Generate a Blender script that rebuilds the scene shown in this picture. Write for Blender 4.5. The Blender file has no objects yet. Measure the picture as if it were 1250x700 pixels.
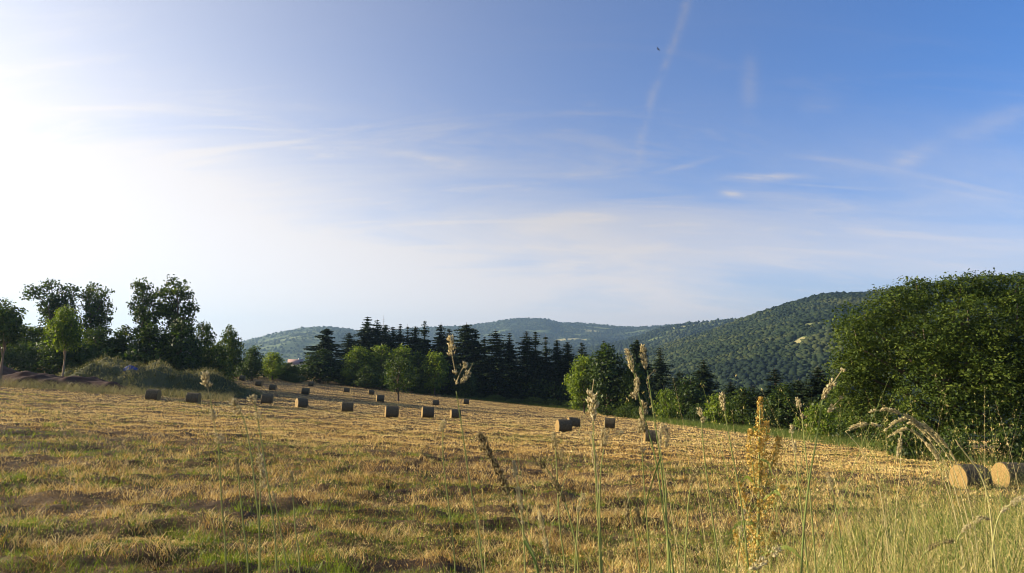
import bpy, math
import numpy as np
from mathutils import Vector

S = bpy.context.scene
COL = S.collection
PI = math.pi

# ------------------------------------------------------------------ camera
F = 833.0                      # focal length in pixels of the 1250 wide photo
PITCH = 0.10763
cam_d = bpy.data.cameras.new("camera")
cam_d.lens = 24.0; cam_d.sensor_width = 36.0
cam_d.clip_start = 0.05; cam_d.clip_end = 60000
cam_d.dof.use_dof = True
cam_d.dof.focus_distance = 11.0
cam_d.dof.aperture_fstop = 11.0
cam = bpy.data.objects.new("camera", cam_d); COL.objects.link(cam)
cam.location = (0, 0, 0)
cam.rotation_euler = (PI/2 + PITCH, 0, 0)
S.camera = cam

# ------------------------------------------------------------------ sky and sun
SUN_AZ = math.radians(-84)     # from +Y, positive towards +X
SUN_EL = math.radians(17)
SKY_STRENGTH = 0.075
W = bpy.data.worlds.new("World"); S.world = W; W.use_nodes = True


class NT:
    """small helper to write node trees"""
    def __init__(s, tree):
        s.t = tree; s.n = tree.nodes; s.l = tree.links
    def new(s, typ, **kw):
        n = s.n.new(typ)
        for k, v in kw.items(): setattr(n, k, v)
        return n
    def put(s, sock, v):
        if isinstance(v, bpy.types.NodeSocket): s.l.new(v, sock)
        else: sock.default_value = v
    def m(s, op, a, b=0.0, c=None, clamp=False):
        n = s.new('ShaderNodeMath', operation=op); n.use_clamp = clamp
        s.put(n.inputs[0], a); s.put(n.inputs[1], b)
        if c is not None: s.put(n.inputs[2], c)
        return n.outputs[0]
    def vm(s, op, a, b=(0, 0, 0)):
        n = s.new('ShaderNodeVectorMath', operation=op)
        s.put(n.inputs[0], a); s.put(n.inputs[1], b)
        return n.outputs['Value'] if op == 'DOT_PRODUCT' else n.outputs[0]
    def noise(s, vec, scale, detail=4.0, rough=0.55, dist=0.0):
        n = s.new('ShaderNodeTexNoise')
        if vec is not None: s.put(n.inputs['Vector'], vec)
        n.inputs['Scale'].default_value = scale; n.inputs['Detail'].default_value = detail
        n.inputs['Roughness'].default_value = rough; n.inputs['Distortion'].default_value = dist
        return n.outputs[0]
    def ramp(s, fac, stops):
        n = s.new('ShaderNodeValToRGB'); e = n.color_ramp.elements
        while len(e) < len(stops): e.new(0.5)
        for q, (p, c) in zip(e, stops):
            q.position = p
            q.color = (*c, 1) if not isinstance(c, (int, float)) else (c, c, c, 1)
        s.put(n.inputs[0], fac); return n.outputs[0]
    def mix(s, fac, a, b, mode='MIX'):
        n = s.new('ShaderNodeMix', data_type='RGBA', blend_type=mode)
        s.put(n.inputs[0], fac)
        for i, v in ((6, a), (7, b)):
            s.put(n.inputs[i], (*v, 1) if isinstance(v, tuple) and len(v) == 3 else v)
        return n.outputs[2]
    def smooth(s, v, lo, hi):
        n = s.new('ShaderNodeMapRange', interpolation_type='SMOOTHSTEP')
        s.put(n.inputs[0], v); n.inputs[1].default_value = lo; n.inputs[2].default_value = hi
        return n.outputs[0]
    def xyz(s, x, y, z):
        n = s.new('ShaderNodeCombineXYZ')
        for i, v in enumerate((x, y, z)): s.put(n.inputs[i], v)
        return n.outputs[0]


w = NT(W.node_tree)
bg = w.n['Background']
sky = w.new('ShaderNodeTexSky', sky_type='NISHITA', sun_disc=False)
sky.sun_elevation = SUN_EL; sky.sun_rotation = SUN_AZ
sky.altitude = 400; sky.air_density = 1.0; sky.dust_density = 1.5; sky.ozone_density = 3.0
tc = w.new('ShaderNodeTexCoord')
D_ = w.vm('NORMALIZE', tc.outputs['Generated'])
sep = w.new('ShaderNodeSeparateXYZ'); w.put(sep.inputs[0], D_)
dx, dy, dz = sep.outputs
zc = w.m('MAXIMUM', dz, 0.0)
den = w.m('ADD', zc, 0.24)
P = w.xyz(w.m('DIVIDE', dx, den), w.m('DIVIDE', dy, den), 0.0)
# thin cirrus veil, stretched across the view
mp = w.new('ShaderNodeMapping'); w.put(mp.inputs['Vector'], P)
mp.inputs['Rotation'].default_value = (0, 0, math.radians(-16)); mp.inputs['Scale'].default_value = (0.45, 1.0, 1)
n1 = w.noise(mp.outputs[0], 1.5, 8, 0.60, 0.9)
mp2 = w.new('ShaderNodeMapping'); w.put(mp2.inputs['Vector'], P)
mp2.inputs['Location'].default_value = (3.1, 1.7, 0); mp2.inputs['Rotation'].default_value = (0, 0, math.radians(-28)); mp2.inputs['Scale'].default_value = (0.5, 2.2, 1)
n2 = w.noise(mp2.outputs[0], 3.2, 9, 0.66, 1.2)
veil = w.smooth(n1, 0.24, 0.80)
wisp = w.smooth(n2, 0.47, 0.80)
emask = w.m('SUBTRACT', 1.0, w.smooth(dz, 0.13, 0.43))
gsun = w.m('MULTIPLY', w.m('ADD', w.vm('DOT_PRODUCT', D_, (math.sin(SUN_AZ)*math.cos(SUN_EL), math.cos(SUN_AZ)*math.cos(SUN_EL), math.sin(SUN_EL))), 1.0), 0.5)
veil = w.m('MULTIPLY', w.m('MULTIPLY', veil, emask), w.m('ADD', w.m('MULTIPLY', gsun, 1.15), 0.30))
wisp = w.m('MULTIPLY', w.m('MULTIPLY', wisp, w.m('ADD', w.m('MULTIPLY', gsun, 1.5), 0.08)), w.m('SUBTRACT', 1.0, w.smooth(dz, 0.20, 0.50)))
cl = w.m('ADD', w.m('MULTIPLY', veil, 0.62), w.m('MULTIPLY', wisp, 0.34))
cl = w.m('ADD', cl, w.m('MULTIPLY', w.m('MULTIPLY', w.m('SUBTRACT', 1.0, w.smooth(dz, 0.0, 0.31)), 0.62), w.m('ADD', w.m('MULTIPLY', gsun, 1.55), 0.10)))
# contrail and single streak clouds, fixed to directions of the sky
ra = (1.0, 0.0, 0.0); fa = (0.0, math.cos(PITCH), math.sin(PITCH)); ua = (0.0, -math.sin(PITCH), math.cos(PITCH))
fd = w.m('MAXIMUM', w.vm('DOT_PRODUCT', D_, fa), 0.05)
su = w.m('DIVIDE', w.vm('DOT_PRODUCT', D_, ra), fd)
sv = w.m('DIVIDE', w.vm('DOT_PRODUCT', D_, ua), fd)
pv = np.array([.46, .42, .336, .288, .252, .204, .17]); pu = np.array([.263, .2557, .232, .210, .195, .189, .1885])
q3 = np.polyfit(pv, pu, 3)
uc = w.m('ADD', w.m('MULTIPLY', w.m('ADD', w.m('MULTIPLY', w.m('ADD', w.m('MULTIPLY', sv, float(q3[0])), float(q3[1])), sv), float(q3[2])), sv), float(q3[3]))
wob = w.noise(D_, 26, 5, 0.65)
du = w.m('ADD', w.m('SUBTRACT', su, uc), w.m('MULTIPLY', w.m('SUBTRACT', wob, 0.5), 0.016))
def gauss(d, s_): return w.m('EXPONENT', w.m('MULTIPLY', w.m('POWER', w.m('DIVIDE', d, s_), 2.0), -1.0))
tr = w.m('MULTIPLY', gauss(du, 0.0072), w.m('MULTIPLY', w.smooth(sv, 0.17, 0.22), w.smooth(wob, 0.30, 0.72)))
cl = w.m('ADD', cl, w.m('MULTIPLY', tr, 0.24))
fine = w.noise(mp2.outputs[0], 5.0, 6, 0.7, 0.4)
for (px, py, sx, sy, amp, slope) in ((925, 217, .050, .0048, .62, 0.03), (893, 237, .014, .004, .5, -.1), (1112, 193, .026, .013, .34, .3),
                                     (835, 203, .038, .004, .24, .25), (1215, 150, .075, .016, .20, .3), (915, 102, .012, .035, .20, 0.1),
                                     (1000, 130, .03, .013, .16, .1), (500, 190, .07, .007, .24, -.12), (690, 268, .06, .012, .16, .18)):
    cu, cv = (px-625)/F, (350-py)/F
    a = w.m('SUBTRACT', su, cu); b = w.m('SUBTRACT', w.m('SUBTRACT', sv, cv), w.m('MULTIPLY', a, slope))
    b = w.m('ADD', b, w.m('MULTIPLY', w.m('SUBTRACT', wob, 0.5), sy*1.4))
    g = w.m('MULTIPLY', w.m('MULTIPLY', gauss(a, sx), gauss(b, sy)), w.smooth(fine, 0.25, 0.65))
    cl = w.m('ADD', cl, w.m('MULTIPLY', g, amp))
cl = w.m('MINIMUM', cl, 0.9)
bw = w.new('ShaderNodeRGBToBW'); w.put(bw.inputs[0], sky.outputs[0])
sunv = (math.sin(SUN_AZ)*math.cos(SUN_EL), math.cos(SUN_AZ)*math.cos(SUN_EL), math.sin(SUN_EL))
cosg = w.m('MAXIMUM', w.vm('DOT_PRODUCT', D_, sunv), 0.0)          # thin cloud is brighter towards the sun
fwd = w.m('ADD', w.m('MULTIPLY', w.m('POWER', cosg, 1.6), 0.62), 1.0)
lum = w.m('MULTIPLY', w.m('MULTIPLY', bw.outputs[0], 1.90), fwd)
cl = w.m('MINIMUM', w.m('ADD', cl, w.m('MULTIPLY', w.m('POWER', w.m('MULTIPLY', w.m('ADD', w.vm('DOT_PRODUCT', D_, sunv), 1.0), 0.5), 2.2), 0.95)), 0.95)
cloudc = w.xyz(w.m('MULTIPLY', lum, 1.08), w.m('MULTIPLY', lum, 1.0), w.m('MULTIPLY', lum, 0.97))
base = w.mix(1.0, sky.outputs[0], (0.30, 0.78, 1.30), 'MULTIPLY')
skyc = w.mix(cl, base, cloudc)
# the veiled sky saturates gently towards the sun
bw2 = w.new('ShaderNodeRGBToBW'); w.put(bw2.inputs[0], skyc)
sc_ = w.m('POWER', w.m('ADD', w.m('POWER', w.m('DIVIDE', bw2.outputs[0], 6.5), 3.6), 1.0), -1/3.6)
w.put(bg.inputs['Color'], w.vm('MULTIPLY', skyc, w.xyz(sc_, sc_, sc_)))
bg.inputs['Strength'].default_value = SKY_STRENGTH

sun_d = bpy.data.lights.new("sun", 'SUN'); sun_d.energy = 5.0; sun_d.angle = math.radians(0.6); sun_d.color = (1.0, 0.85, 0.64)
sun = bpy.data.objects.new("sun", sun_d); COL.objects.link(sun)
sdir = Vector((math.sin(SUN_AZ)*math.cos(SUN_EL), math.cos(SUN_AZ)*math.cos(SUN_EL), math.sin(SUN_EL)))
sun.rotation_euler = sdir.to_track_quat('Z', 'Y').to_euler()

S.view_settings.view_transform = 'Standard'; S.view_settings.look = 'None'
S.view_settings.exposure = 1.2; S.view_settings.gamma = 1.0; S.view_settings.use_curve_mapping = False
S.render.engine = 'CYCLES'
S.cycles.use_denoising = True; S.cycles.filter_width = 1.0
S.cycles.max_bounces = 6; S.cycles.diffuse_bounces = 3; S.cycles.transmission_bounces = 4; S.cycles.volume_bounces = 0
S.cycles.transparent_max_bounces = 4

# ------------------------------------------------------------------ helpers
RNG = np.random.default_rng(7)

def ray(px, py):
    u = (px-625)/F; v = (350-py)/F; c, s = math.cos(PITCH), math.sin(PITCH)
    d = np.array([u, c-v*s, s+v*c]); return d/d[1]

def sstep(x, lo, hi):
    t = np.clip((np.asarray(x, float)-lo)/(hi-lo), 0, 1); return t*t*(3-2*t)

_tab = np.random.default_rng(3).random((512, 512))
def vnoise(x, y):
    x = np.asarray(x, float); y = np.asarray(y, float)
    xi = np.floor(x).astype(int); yi = np.floor(y).astype(int); fx = x-xi; fy = y-yi
    fx = fx*fx*(3-2*fx); fy = fy*fy*(3-2*fy)
    g = lambda a, b: _tab[a & 511, b & 511]
    return (g(xi, yi)*(1-fx)+g(xi+1, yi)*fx)*(1-fy)+(g(xi, yi+1)*(1-fx)+g(xi+1, yi+1)*fx)*fy
def fbm(x, y, o=4):
    r = 0; a = 0.5; k = 1.0
    for i in range(o):
        r = r+a*vnoise(np.asarray(x)*k+17.3*i, np.asarray(y)*k+9.1*i); a *= .5; k *= 2.03
    return r/(1-.5**o)

QC = (-2.89512, -4.37006e-2, -5.70793e-2, 1.24158e-4, -2.64293e-4, 4.59169e-5)
def field_z(x, y):
    return QC[0]+QC[1]*x+QC[2]*y+QC[3]*x*x+QC[4]*x*y+QC[5]*y*y
def ground(x, y):
    x = np.asarray(x, float); y = np.asarray(y, float)
    xc = np.clip(x, -190, 130)
    z = field_z(xc, np.clip(y, -30, 300)) + (x-xc)*-0.05
    R = np.hypot(x, y)
    z = z-70*sstep(R, 285, 520)
    e = 1.6+3.7*sstep(x, 0.1, 3.0)
    s = np.maximum(0, np.sqrt(np.maximum(y-e, 0)**2+0.04)-0.2)
    bank = -1.27+0.05*(fbm(x*1.3, y*1.3, 3)-.5)*2-0.85*s
    k = 0.25; h = np.clip(.5+.5*(bank-z)/k, 0, 1)
    return z*(1-h)+bank*h+k*h*(1-h)
def gz(x, y): return float(ground(x, y))
def hit(px, py):
    d = ray(px, py); t = np.arange(4, 330, .05)
    g = d[2]*t-ground(d[0]*t, t)
    i = int(np.argmax(g < 0)); return d[0]*t[i], t[i], gz(d[0]*t[i], t[i])
def at(px, D): return ray(px, 440)[0]*D
def pt(px, py, D): d = ray(px, py)*D; return np.array(d)

def mesh(name, V, Q=None, T=None, mat=None, tint=None, smooth=False):
    """numpy arrays -> mesh data"""
    me = bpy.data.meshes.new(name)
    V = np.ascontiguousarray(V, np.float32)
    nq = 0 if Q is None else len(Q); nt = 0 if T is None else len(T)
    idx = []
    if nq: idx.append(np.asarray(Q, np.int32).ravel())
    if nt: idx.append(np.asarray(T, np.int32).ravel())
    idx = np.concatenate(idx)
    me.vertices.add(len(V)); me.vertices.foreach_set('co', V.ravel())
    me.loops.add(len(idx)); me.loops.foreach_set('vertex_index', idx)
    me.polygons.add(nq+nt)
    st = np.concatenate([np.arange(nq)*4, nq*4+np.arange(nt)*3]).astype(np.int32)
    me.polygons.foreach_set('loop_start', st)
    if smooth: me.polygons.foreach_set('use_smooth', np.ones(nq+nt, bool))
    me.update(calc_edges=True)
    if tint is not None:
        a = me.attributes.new('tint', 'FLOAT', 'POINT'); a.data.foreach_set('value', np.ascontiguousarray(tint, np.float32))
    if mat: me.materials.append(mat)
    return me

class MB:
    """collects vertices and faces of one mesh"""
    def __init__(s): s.V = []; s.Q = []; s.T = []; s.t = []; s.n = 0
    def add(s, V, Q=None, T=None, tint=0.5):
        V = np.asarray(V, float).reshape(-1, 3)
        s.V.append(V)
        if Q is not None and len(Q): s.Q.append(np.asarray(Q)+s.n)
        if T is not None and len(T): s.T.append(np.asarray(T)+s.n)
        s.t.append(np.broadcast_to(np.asarray(tint, float), (len(V),)) if np.ndim(tint) < 2 else tint)
        s.n += len(V)
    def tube(s, P, R, seg=6, tint=0.5, cap=True):
        P = np.asarray(P, float); n = len(P); R = np.broadcast_to(np.asarray(R, float), (n,))
        tan = np.gradient(P, axis=0); tan /= np.linalg.norm(tan, axis=1, keepdims=True)+1e-9
        ref = np.array([0.31, 0.95, 0.05]) if abs(tan[0][2]) > .8 else np.array([0, 0, 1.0])
        a = np.cross(tan, ref); a /= np.linalg.norm(a, axis=1, keepdims=True)+1e-9
        b = np.cross(tan, a); th = np.arange(seg)*2*PI/seg
        V = P[:, None]+R[:, None, None]*(np.cos(th)[None, :, None]*a[:, None]+np.sin(th)[None, :, None]*b[:, None])
        i = np.arange(n-1)[:, None]*seg; j = np.arange(seg)[None]; k = (j+1) % seg
        Q = np.stack([i+j, i+k, i+seg+k, i+seg+j], -1).reshape(-1, 4)
        V = V.reshape(-1, 3); T = []
        if cap:
            V = np.vstack([V, P[:1], P[-1:]]); m = n*seg
            T = [(m, (q+1) % seg, q) for q in range(seg)]+[(m+1, (n-1)*seg+q, (n-1)*seg+(q+1) % seg) for q in range(seg)]
        s.add(V, Q, T, tint)
    def box(s, lo, hi, tint=0.5):
        x0, y0, z0 = lo; x1, y1, z1 = hi
        V = [(x0, y0, z0), (x1, y0, z0), (x1, y1, z0), (x0, y1, z0), (x0, y0, z1), (x1, y0, z1), (x1, y1, z1), (x0, y1, z1)]
        s.add(V, [(3, 2, 1, 0), (4, 5, 6, 7), (0, 1, 5, 4), (1, 2, 6, 5), (2, 3, 7, 6), (3, 0, 4, 7)], None, tint)
    def leaves(s, C, N, L, rng, asp=0.55, tint=0.5, A=None):
        """rhombic leaves at centres C facing N"""
        C = np.asarray(C, float); n = len(C)
        N = N/(np.linalg.norm(N, axis=1, keepdims=True)+1e-9)
        r = rng.normal(size=(n, 3)) if A is None else A
        a = r-N*np.sum(r*N, 1, keepdims=True); a /= np.linalg.norm(a, axis=1, keepdims=True)+1e-9
        b = np.cross(N, a); L = np.broadcast_to(L, (n,))[:, None]
        V = np.stack([C-a*L*.5, C+b*L*asp*.5+N*L*.08, C+a*L*.5, C-b*L*asp*.5+N*L*.08], 1).reshape(-1, 3)
        s.add(V, np.arange(n*4).reshape(-1, 4), None, np.repeat(np.broadcast_to(tint, (n,)), 4))
    def blades(s, B, H, rng, width=0.005, lean=0.5, k=3, tint=0.5, dirb=None, curl=1.0):
        """grass blades rooted at B"""
        B = np.asarray(B, float); n = len(B); H = np.broadcast_to(H, (n,)); width = np.broadcast_to(width, (n,)); lean = np.broadcast_to(lean, (n,))
        th = rng.random(n)*2*PI if dirb is None else dirb
        d = np.stack([np.cos(th), np.sin(th), 0*th], 1); ph = rng.random(n)*2*PI
        sd = np.stack([np.cos(ph), np.sin(ph), 0*ph], 1)
        L = []
        for i in range(k+1):
            t = i/k
            ang = lean*t*curl
            c = B+np.array([0, 0, 1.])*(H*t*np.cos(np.minimum(ang, 1.5)*.8))[:, None]+d*(H*t*np.sin(np.minimum(ang, 1.9)))[:, None]
            ww = (width*(1-t*.92)*.5)[:, None]
            L += [c-sd*ww, c+sd*ww]
        V = np.stack(L, 1).reshape(-1, 3); m = 2*(k+1)
        q = np.array([[2*i, 2*i+1, 2*i+3, 2*i+2] for i in range(k)])
        Q = (np.arange(n)[:, None, None]*m+q[None]).reshape(-1, 4)
        s.add(V, Q, None, np.repeat(np.broadcast_to(tint, (n,)), m))
    def data(s, name, mat, smooth=False):
        return mesh(name, np.vstack(s.V), np.vstack(s.Q) if s.Q else None, np.vstack(s.T) if s.T else None, mat, np.concatenate(s.t), smooth)

def obj(name, me, parent=None, loc=(0, 0, 0)):
    o = bpy.data.objects.new(name, me); COL.objects.link(o); o.location = loc
    if parent: o.parent = parent
    return o
def tag(o, label=None, cat=None, group=None, kind=None):
    if label: o['label'] = label
    if cat: o['category'] = cat
    if group: o['group'] = group
    if kind: o['kind'] = kind
    return o
def thing(name, label, cat, loc, rotz=0, group=None, scale=None):
    o = bpy.data.objects.new(name, None); COL.objects.link(o); o.empty_display_size = 0.3
    o.location = loc; o.rotation_euler = (0, 0, rotz)
    if scale is not None: o.scale = scale
    return tag(o, label, cat, group)

# ------------------------------------------------------------------ materials
def material(name):
    m = bpy.data.materials.new(name); m.use_nodes = True
    n = NT(m.node_tree); b = m.node_tree.nodes['Principled BSDF']
    b.inputs['Specular IOR Level'].default_value = 0.2; b.inputs['Roughness'].default_value = 0.75
    return m, n, b
def tint_mat(name, stops, transl=0.0, rough=0.7, spec=0.2, tcol=None, nscale=None, namp=0.25, perobj=0.0):
    """colour from the mesh's own tint; optional light passing through leaves"""
    m, n, b = material(name)
    at_ = n.new('ShaderNodeAttribute', attribute_name='tint'); f = at_.outputs['Fac']
    if nscale:
        g = n.new('ShaderNodeNewGeometry')
        f = n.m('ADD', f, n.m('MULTIPLY', n.m('SUBTRACT', n.noise(g.outputs['Position'], nscale, 3), .5), namp))
    if perobj:
        oi = n.new('ShaderNodeObjectInfo')
        f = n.m('ADD', f, n.m('MULTIPLY', n.m('SUBTRACT', oi.outputs['Random'], .5), perobj))
    c = n.ramp(f, stops); n.put(b.inputs['Base Color'], c)
    b.inputs['Roughness'].default_value = rough; b.inputs['Specular IOR Level'].default_value = spec
    if transl:
        t = n.new('ShaderNodeBsdfTranslucent')
        n.put(t.inputs[0], n.mix(1.0, c, tcol or (1.0, 1.0, 0.7), 'MULTIPLY'))
        mx = n.new('ShaderNodeMixShader'); mx.inputs[0].default_value = transl
        n.put(mx.inputs[1], b.outputs[0]); n.put(mx.inputs[2], t.outputs[0])
        n.put(n.n['Material Output'].inputs[0], mx.outputs[0])
    return m

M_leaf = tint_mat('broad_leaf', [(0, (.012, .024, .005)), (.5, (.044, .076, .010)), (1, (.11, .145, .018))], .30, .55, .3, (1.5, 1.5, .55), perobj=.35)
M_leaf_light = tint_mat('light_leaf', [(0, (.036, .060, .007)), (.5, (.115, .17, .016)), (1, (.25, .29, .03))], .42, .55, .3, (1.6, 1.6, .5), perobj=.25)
M_leaf_big = tint_mat('ash_leaf', [(0, (.012, .025, .005)), (.5, (.052, .082, .012)), (1, (.14, .175, .024))], .24, .6, .12, (1.5, 1.5, .5))
M_needle = tint_mat('conifer_needles', [(0, (.010, .020, .010)), (.5, (.025, .045, .017)), (1, (.060, .085, .025))], .12, .7, .15, (1.3, 1.3, .6), perobj=.35)
M_bark = tint_mat('bark', [(0, (.10, .07, .048)), (1, (.20, .15, .10))], 0, .9, .1, None, 3.0, .8)
M_bark_pale = tint_mat('pale_bark', [(0, (.22, .15, .09)), (1, (.36, .26, .16))], 0, .9, .1, None, 3.0, .8)
STRAW = [(0, (.045, .023, .008)), (.30, (.29, .165, .040)), (.62, (.66, .42, .105)), (1, (.88, .67, .27))]
M_straw = tint_mat('cut_straw', STRAW, .18, .6, .25, (1.1, 1.0, .7))
M_green_short = tint_mat('short_green', [(0, (.045, .075, .010)), (.5, (.14, .20, .022)), (1, (.32, .34, .05))], .35, .55, .3, (1.4, 1.4, .5))
M_verge = tint_mat('verge_grass', [(0, (.03, .055, .010)), (.40, (.13, .19, .030)), (.62, (.32, .34, .08)), (.8, (.56, .43, .16)), (1, (.76, .60, .32))], .30, .5, .3, (1.2, 1.25, .6))
M_weed = tint_mat('rough_weeds', [(0, (.035, .045, .015)), (.45, (.10, .11, .035)), (.75, (.22, .20, .075)), (1, (.40, .33, .15))], .25, .7, .2)
M_meadow = tint_mat('meadow_grass', [(0, (.045, .075, .015)), (.6, (.12, .16, .035)), (1, (.26, .25, .08))], .35, .6, .2, (1.3, 1.4, .5))
M_stem = tint_mat('grass_stem', [(0, (.13, .19, .04)), (.5, (.34, .36, .11)), (1, (.62, .50, .26))], .15, .5, .3)
M_seed = tint_mat('seed_head', [(0, (.07, .048, .024)), (.5, (.42, .34, .15)), (1, (.80, .72, .43))], .30, .7, .2, (1.1, 1.0, .75))
M_dock = tint_mat('dock_fruit', [(0, (.20, .13, .03)), (.5, (.50, .33, .07)), (1, (.74, .55, .17))], .30, .6, .2, (1.1, 1.0, .6))

def field_material():
    m, n, b = material('hay_field_soil')
    g = n.new('ShaderNodeNewGeometry'); p = g.outputs['Position']
    mpn = n.new('ShaderNodeMapping'); n.put(mpn.inputs[0], p); mpn.inputs['Rotation'].default_value = (0, 0, math.radians(4)); mpn.inputs['Scale'].default_value = (.16, .75, 1)
    rows = n.noise(mpn.outputs[0], 0.75, 5, .6, .5)
    big = n.noise(p, .035, 4, .55)
    mid = n.noise(p, .55, 6, .62)
    fine = n.noise(p, 7.0, 6, .7)
    f = n.m('ADD', n.m('MULTIPLY', rows, .42), n.m('ADD', n.m('MULTIPLY', mid, .34), n.m('MULTIPLY', fine, .30)))
    c = n.ramp(f, [(.36, (.022, .012, .006)), (.47, (.048, .028, .012)), (.55, (.105, .064, .024)), (.66, (.24, .155, .055))])
    gm = n.smooth(n.m('ADD', n.m('MULTIPLY', big, .5), n.m('ADD', n.m('MULTIPLY', mid, .35), n.m('MULTIPLY', rows, -.05))), .425, .52)
    gm = n.m('MULTIPLY', gm, .55)
    c = n.mix(gm, c, n.ramp(fine, [(.3, (.04, .05, .012)), (.7, (.14, .15, .04))]))
    n.put(b.inputs['Base Color'], c); b.inputs['Roughness'].default_value = .85
    bp = n.new('ShaderNodeBump'); bp.inputs['Strength'].default_value = 1.0; bp.inputs['Distance'].default_value = .10
    n.put(bp.inputs['Height'], n.m('ADD', fine, n.m('MULTIPLY', mid, 1.2))); n.put(b.inputs['Normal'], bp.outputs[0])
    return m
M_field = field_material()
def land_material(name, stops, scale):
    m, n, b = material(name)
    g = n.new('ShaderNodeNewGeometry'); p = g.outputs['Position']
    at_ = n.new('ShaderNodeAttribute', attribute_name='tint')
    f = n.m('ADD', at_.outputs['Fac'], n.m('MULTIPLY', n.m('SUBTRACT', n.noise(p, scale, 5, .6), .5), .25))
    n.put(b.inputs['Base Color'], n.ramp(f, stops)); b.inputs['Roughness'].default_value = .9
    return m
M_land = land_material('hill_land', [(0, (.026, .045, .016)), (.45, (.045, .070, .020)), (.62, (.11, .14, .040)), (.8, (.24, .24, .085)), (1, (.46, .38, .17))], .012)
M_dirt = land_material('heap_dirt', [(0, (.024, .010, .007)), (.5, (.052, .024, .016)), (1, (.10, .052, .034))], 1.2)  # dark earth, lowered further to put the heap's shade into the colour
M_moundsoil = land_material('mound_soil', [(0, (.030, .036, .015)), (.5, (.065, .07, .028)), (1, (.15, .13, .06))], .8)

# ------------------------------------------------------------------ ground sheets
def sheet(name, xs, ys, zf, mat, tintf=None):
    X, Y = np.meshgrid(xs, ys); Z = zf(X, Y); ny, nx = X.shape
    i = np.arange(ny-1)[:, None]*nx+np.arange(nx-1)[None]
    Q = np.stack([i, i+1, i+nx+1, i+nx], -1).reshape(-1, 4)
    t = np.full(X.size, .5) if tintf is None else tintf(X, Y).ravel()
    return obj(name, mesh(name, np.stack([X, Y, Z], -1).reshape(-1, 3), Q, None, mat, t, True))
def rough(x, y):
    R = np.hypot(x, y)
    return ground(x, y)+(fbm(x*.9, y*1.3, 4)-.5)*.52*(1-.2*sstep(R, 40, 90))*sstep(R, 3.5, 9)+(fbm(x*2.7+3, y*3.1, 2)-.5)*.13*(1-sstep(R, 25, 50))*sstep(R, 3.5, 9)+(fbm(x*.06+9, y*.06, 3)-.5)*.9*sstep(R, 25, 90)*0
ys = np.concatenate([np.arange(-24, 4, 1.0), np.arange(4, 34, .14), np.geomspace(34, 560, 330)])
xs = np.sinh(np.linspace(-4.6, 4.4, 560))*8.0
xs = xs[(xs > -380) & (xs < 330)]
field = sheet('hay_field', xs, ys, rough, M_field); tag(field, kind='structure')

def polar_hill(name, crest, D1, D0, zfoot, seed, relief, tintf, nth=260, nr=120, back=1.6, shape=0.9):
    """terrain rising from radius D0 to a crest line at D1; crest lists (px, py) of the photo"""
    cp = np.array(crest, float)
    thc = np.arctan2((cp[:, 0]-625)/F, 1.0)
    el = np.array([ray(a, b)[2]/math.hypot(ray(a, b)[0], 1) for a, b in crest])
    th = np.linspace(thc[0], thc[-1], nth); zc_ = np.interp(th, thc, el)
    ker = np.ones(5)/5; zp = np.pad(zc_, 2, mode='edge'); zc_ = np.convolve(zp, ker, 'valid')
    D1v = D1*(1+.10*(fbm(th*4+seed, th*0+seed, 3)-.5))
    s = np.concatenate([np.linspace(0, 1, nr), np.linspace(1.02, back, nr//4)])
    R = D0+(D1v[:, None]-D0)*s[None]
    zcr = (zc_*D1v)[:, None]
    up = np.clip(s, 0, 1)[None]**shape
    zz = zfoot+(zcr-zfoot)*up
    zz = np.where(s[None] > 1, zcr-(zcr-zfoot)*sstep(s, 1, back+.2)[None]*.9, zz)
    X = R*np.sin(th)[:, None]; Y = R*np.cos(th)[:, None]
    # gullies running downhill plus smaller relief; zero at crest and foot
    L = D1*np.ones_like(R)
    env = np.clip(np.sin(np.clip(s, 0, 1)*PI), 0, 1)[None]**.8
    gl = fbm(X/(relief*5.0)+seed, Y/(relief*9)+seed*2, 4)-.5
    zz = zz+env*gl*relief*1.5
    zz = np.minimum(zz, R*(zc_[:, None]-.0006)+np.where(s[None] >= .995, 1e9, 0)*1) if False else zz
    V = np.stack([X, Y, zz], -1); n0, n1_ = X.shape
    i = np.arange(n0-1)[:, None]*n1_+np.arange(n1_-1)[None]
    Q = np.stack([i, i+n1_, i+n1_+1, i+1], -1).reshape(-1, 4)
    tint = tintf(th[:, None]+0*R, s[None]+0*R, X, Y)
    o = obj(name, mesh(name, V.reshape(-1, 3), Q, None, M_land, tint.ravel(), True)); tag(o, kind='structure')
    return dict(V=V, th=th, s=s, tint=tint, R=R)

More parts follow.
